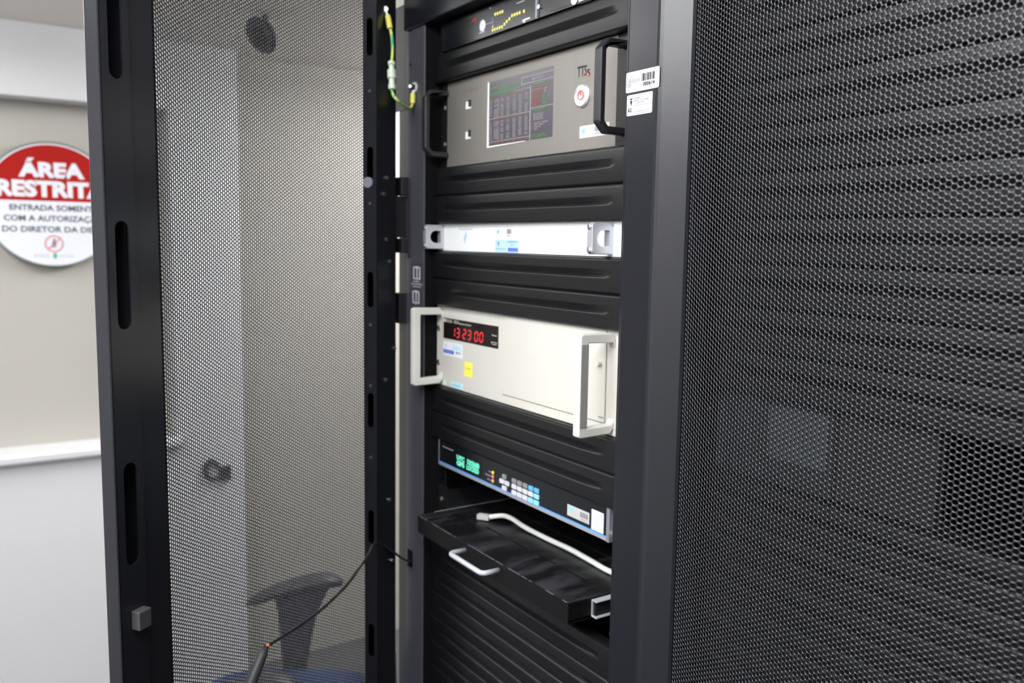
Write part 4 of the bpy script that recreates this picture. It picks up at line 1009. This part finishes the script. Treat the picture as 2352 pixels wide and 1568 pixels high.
# ------------------------------------------------------------------ round sign on the recessed wall
def round_sign():
    yc, zc, R = -0.3450, 1.6960, 0.2085
    xb, xf = XL + 0.030, XL + 0.042
    t = thing('warning_sign', 'round red and white restricted area sign on the cream wall', 'sign', (XL, yc, zc - R))
    fn = lambda p, q, r: (r, yc + p, zc + q)
    MB().prism(circ(0, 0, R, 72), fn, xb, xf).build('disc', mat('grey green acrylic edge', (0.16, 0.19, 0.17), 0.35), t, bevel=0.001)
    mb = MB(); mb.prism(circ(0, -0.001, R - 0.006, 72), fn, xf, xf + 0.0006); mb.build('white_face', mat('sign white', (0.72, 0.73, 0.80), 0.45), t)
    a0 = math.asin(0.0115 / (R - 0.0115)); rr = R - 0.0115
    red = [(rr * math.cos(a), rr * math.sin(a)) for a in np.linspace(a0, math.pi - a0, 50)]
    mb = MB(); mb.prism(red, fn, xf + 0.0006, xf + 0.0010); mb.build('red_field', mat('sign red', (0.36, 0.008, 0.004), 0.65, spec=0.2), t)
    SW = mat('sign lettering white', (0.72, 0.73, 0.80), 0.5)
    f2 = lambda p, q, r: (xf + 0.0011 + r, yc + p, zc + q)
    text('lettering', 'ÁREA', f2, 0.001, 0.0920, 0.0470, SW, t, width=0.198, bold=0.055, align='C')
    text('lettering', 'RESTRITA', f2, 0.001, 0.0275, 0.0500, SW, t, width=0.330, bold=0.055, align='C')
    f3 = lambda p, q, r: (xf + 0.0007 + r, yc + p, zc + q)
    BK = mat('sign lettering black', (0.05, 0.06, 0.07), 0.5)
    for body, q, wd in (('ENTRADA SOMENTE', -0.0205, 0.264), ('COM A AUTORIZAÇÃO', -0.0555, 0.300), ('DO DIRETOR DA DIDIN', -0.0915, 0.312)):
        text('lettering', body, f3, 0.004, q, 0.0190, BK, t, width=wd, bold=0.03, align='C')
    RG = mat('sign symbol red', (0.62, 0.18, 0.18), 0.5)
    cy, cz = -0.0015, -0.1310
    mb = MB(); fp = lambda p, q, r: (r, yc + cy + p, zc + cz + q)
    mb.plate(circ(0, 0, 0.0285, 32), [circ(0, 0, 0.0240, 32)], fp, xf + 0.0006, xf + 0.0010)
    mb.prism([(-0.0195, -0.0165), (-0.0165, -0.0195), (0.0195, 0.0165), (0.0165, 0.0195)], fp, xf + 0.0006, xf + 0.0012); mb.build('prohibition_ring', RG, t)
    mb = MB(); mb.prism(circ(0.001, 0.0130, 0.0040, 14), fp, xf + 0.0006, xf + 0.0009); mb.prism([(-0.004, 0.008), (0.005, 0.008), (0.009, 0.000), (0.006, -0.001), (0.004, 0.002), (0.006, -0.013), (0.003, -0.013), (0.001, -0.004), (-0.003, -0.014), (-0.006, -0.013), (-0.003, -0.001), (-0.004, 0.002), (-0.008, -0.002)], fp, xf + 0.0006, xf + 0.0009)
    mb.build('walking_figure', mat('figure dark', (0.09, 0.05, 0.05), 0.5), t)
    text('footer_lettering', 'ETICE', f3, -0.061, -0.1760, 0.0090, mat('sign slate print', (0.28, 0.36, 0.44), 0.5), t, width=0.0440)
    text('footer_lettering', 'CEARÁ', f3, 0.0100, -0.1760, 0.0090, mat('sign blue print', (0.36, 0.46, 0.60), 0.5), t, width=0.0480)
    mb = MB(); mb.prism([(-0.0045, -0.1800), (0.0045, -0.1800), (0.0065, -0.1700), (0.0045, -0.1620), (-0.0045, -0.1620), (-0.0065, -0.1700)], fn, xf + 0.0006, xf + 0.0010); mb.build('green_crest', mat('sign green', (0.07, 0.42, 0.26), 0.5), t)
    for y_, z_ in ((0, R - 0.06), (0, -R + 0.06)):
        MB().cyl((XL, yc + y_, zc + z_), (xb, yc + y_, zc + z_), 0.008, 12).build('standoff', ZINC, t)
round_sign()

# ------------------------------------------------------------------ door lock on the white jamb, spotlight on the ceiling
def door_lock():
    x = -2.0
    t = thing('door_lock', 'small dark lock and latch on the white jamb behind open mesh door', 'lock', (x, 0.158, 0.722))
    DM = mat('dark lock metal', (0.05, 0.055, 0.07), 0.35, 0.7)
    MB().box(x, x + 0.018, 0.162, 0.206, 0.688, 0.742).build('lock_body', DM, t, bevel=0.004)
    MB().tube(spline([(x + 0.010, 0.160, 0.742), (x + 0.014, 0.138, 0.768), (x + 0.014, 0.118, 0.758), (x + 0.014, 0.112, 0.730), (x + 0.014, 0.126, 0.705), (x + 0.010, 0.163, 0.700)], 5), 0.009, 12).build('latch_bow', DM, t, smooth=True)
    MB().cyl((x + 0.018, 0.184, 0.694), (x + 0.026, 0.184, 0.694), 0.007, 14).build('key_cylinder', ZINC, t)
door_lock()
def spotlight():
    c = Vector((-1.425, 0.172, 2.205))
    t = thing('ceiling_spotlight', 'black round spotlight head under the ceiling seen through the open door mesh', 'spotlight', (c.x, c.y, CEIL))
    n = (RT * -0.444 - UP * 0.592 - FW * 0.67).normalized()
    B = mat('black spotlight housing', (0.006, 0.006, 0.007), 0.5)
    r = 0.056
    MB().tube([c - n * 0.022, c - n * 0.016, c, c + n * 0.004], [0.030, 0.045, r, r], 36).build('housing', B, t)
    mb = MB()
    for k in range(3):
        rr = r * (0.92 - 0.28 * k)
        mb.tube([c + n * 0.0065, c + n * 0.0085], [rr, rr - 0.005], 32)
    mb.build('baffle_rings', mat('black baffle', (0.006, 0.006, 0.007), 0.5), t)
    s0 = c - n * 0.018
    MB().tube([s0, s0 + Vector((-0.01, 0.004, 0.03)), (s0.x - 0.012, s0.y + 0.005, CEIL)], [0.009, 0.009, 0.009], 12).build('stem', B, t)
spotlight()

# ------------------------------------------------------------------ office chair behind the open door
def office_chair():
    A = Vector((0.528, 0.849, 0)); Bn = Vector((0.849, -0.528, 0)); Z = Vector((0, 0, 1))   # A: front to back, Bn: towards the racks
    arm = Vector((-0.926, 0.080, 0))
    seat_c = arm + Bn * 0.275 + A * 0.02
    t = thing('office_chair', 'dark office chair with blue seat behind the open mesh door', 'chair', (seat_c.x, seat_c.y, FLR))
    DK = mat('charcoal chair plastic', (0.030, 0.030, 0.038), 0.5); BF = mat('blue seat fabric', (0.030, 0.060, 0.17), 0.9, noise=0.15, nscale=300)
    for off, nm in ((0.0, 'far'), (0.55, 'near')):
        o = arm + Bn * off
        if off > 0: o = o + A * 0.0
        zsh = 0.0
        # pad: bowed section swept from front (low) to back
        mb = MB(); prof = []
        n = 14
        for i in range(n + 1):
            u = i / n; a = -0.128 + 0.256 * u
            zc = 0.6215 + 0.066 * math.sin(min(1, u * 1.08) * math.pi * 0.5) - 0.010 * max(0, u - 0.82) / 0.18
            wd = 0.040 * math.sqrt(max(0.10, 1 - (2 * u - 1) ** 4)); hh = 0.0145 * math.sqrt(max(0.2, 1 - (2 * u - 1) ** 6))
            prof.append([o + A * a + Bn * (wd * cx) + Z * (zc + hh * cz) for cx, cz in ((-1, 0), (-.8, .75), (-.3, 1), (.3, 1), (.8, .75), (1, 0), (.8, -.75), (.3, -1), (-.3, -1), (-.8, -.75))])
        v = [p for row in prof for p in row]; k = 10
        f = [(i * k + j, i * k + (j + 1) % k, (i + 1) * k + (j + 1) % k, (i + 1) * k + j) for i in range(n) for j in range(k)]
        f += [tuple(range(k)), tuple(range(n * k, n * k + k))]
        mb.add(v, f); mb.build('armrest', DK, t, smooth=True)
        # flaring upright
        side = [(-0.052, 0.652), (-0.040, 0.60), (-0.034, 0.50), (-0.028, 0.43), (-0.026, 0.40), (0.032, 0.40), (0.034, 0.45), (0.046, 0.52), (0.060, 0.585), (0.082, 0.635), (0.100, 0.672), (0.02, 0.676)]
        MB().prism(side, lambda p, q, r: tuple(o + A * (p - 0.004) + Bn * r + Z * q), -0.014, 0.014).build('arm_upright', DK, t, bevel=0.004)
    # seat cushion
    mb = MB(); rows = []
    for zz, sc in ((0.385, 0.90), (0.400, 0.985), (0.430, 1.0), (0.452, 0.97), (0.466, 0.86), (0.474, 0.55)):
        rows.append([seat_c + A * (0.245 * sc * math.copysign(abs(math.cos(a)) ** 0.55, math.cos(a))) + Bn * (0.245 * sc * math.copysign(abs(math.sin(a)) ** 0.55, math.sin(a))) + Z * zz for a in [2 * math.pi * q / 32 for q in range(32)]])
    v = [p for r in rows for p in r]; f = [(i * 32 + j, i * 32 + (j + 1) % 32, (i + 1) * 32 + (j + 1) % 32, (i + 1) * 32 + j) for i in range(5) for j in range(32)]
    f += [tuple(range(32)), tuple(range(160, 192))]
    mb.add(v, f); mb.build('seat', BF, t, smooth=True)
    MB().prism(rrect(-0.21, 0.24, -0.22, 0.22, 0.05), lambda p, q, r: tuple(seat_c + A * p + Bn * q + Z * r), 0.365, 0.39).build('seat_pan', DK, t)
    arms = MB()
    arms.obox(arm + Bn * 0.0 + Bn * 0.14 + Z * 0.388 + A * 0.0, A, Bn, Z, 0.024, 0.155, 0.010); arms.obox(arm + Bn * 0.41 + Z * 0.388, A, Bn, Z, 0.024, 0.155, 0.010)
    arms.build('arm_bracket', DK, t)
    # backrest, seen edge on behind the door stile
    bc = Vector((-0.650, 0.207, 0)); Wd = Vector((0.907, -0.421, 0)); Tn = Vector((0.421, 0.907, 0))
    mb = MB(); mb.prism(rrect(-0.20, 0.20, 0.50, 0.92, 0.07), lambda p, q, r: tuple(bc + Wd * p + Tn * r + Z * q), -0.020, 0.020); mb.build('backrest', BF, t, bevel=0.008)
    MB().tube(spline([seat_c + A * 0.10 + Z * 0.372, seat_c + A * 0.20 + Z * 0.372, seat_c + A * 0.262 + Z * 0.41, bc + Tn * 0.02 + Z * 0.56], 5), 0.016, 10).build('back_bar', DK, t, smooth=True)
    MB().cyl(seat_c + Z * (FLR + 0.09), seat_c + Z * 0.37, 0.028, 20).build('gas_column', DK, t)
    for q in range(5):
        a = 2 * math.pi * q / 5 + 0.3; d = A * math.cos(a) + Bn * math.sin(a)
        MB().tube([seat_c + Z * (FLR + 0.10), seat_c + d * 0.29 + Z * (FLR + 0.075)], [0.024, 0.016], 10).build('base_leg', DK, t)
        cst = seat_c + d * 0.285; pr = d.cross(Z)
        MB().cyl(cst - pr * 0.018 + Z * (FLR + 0.030), cst + pr * 0.018 + Z * (FLR + 0.030), 0.030, 18).build('caster', BLKP, t)
office_chair()

for o in bpy.data.objects:
    if '_base' in o: del o['_base']
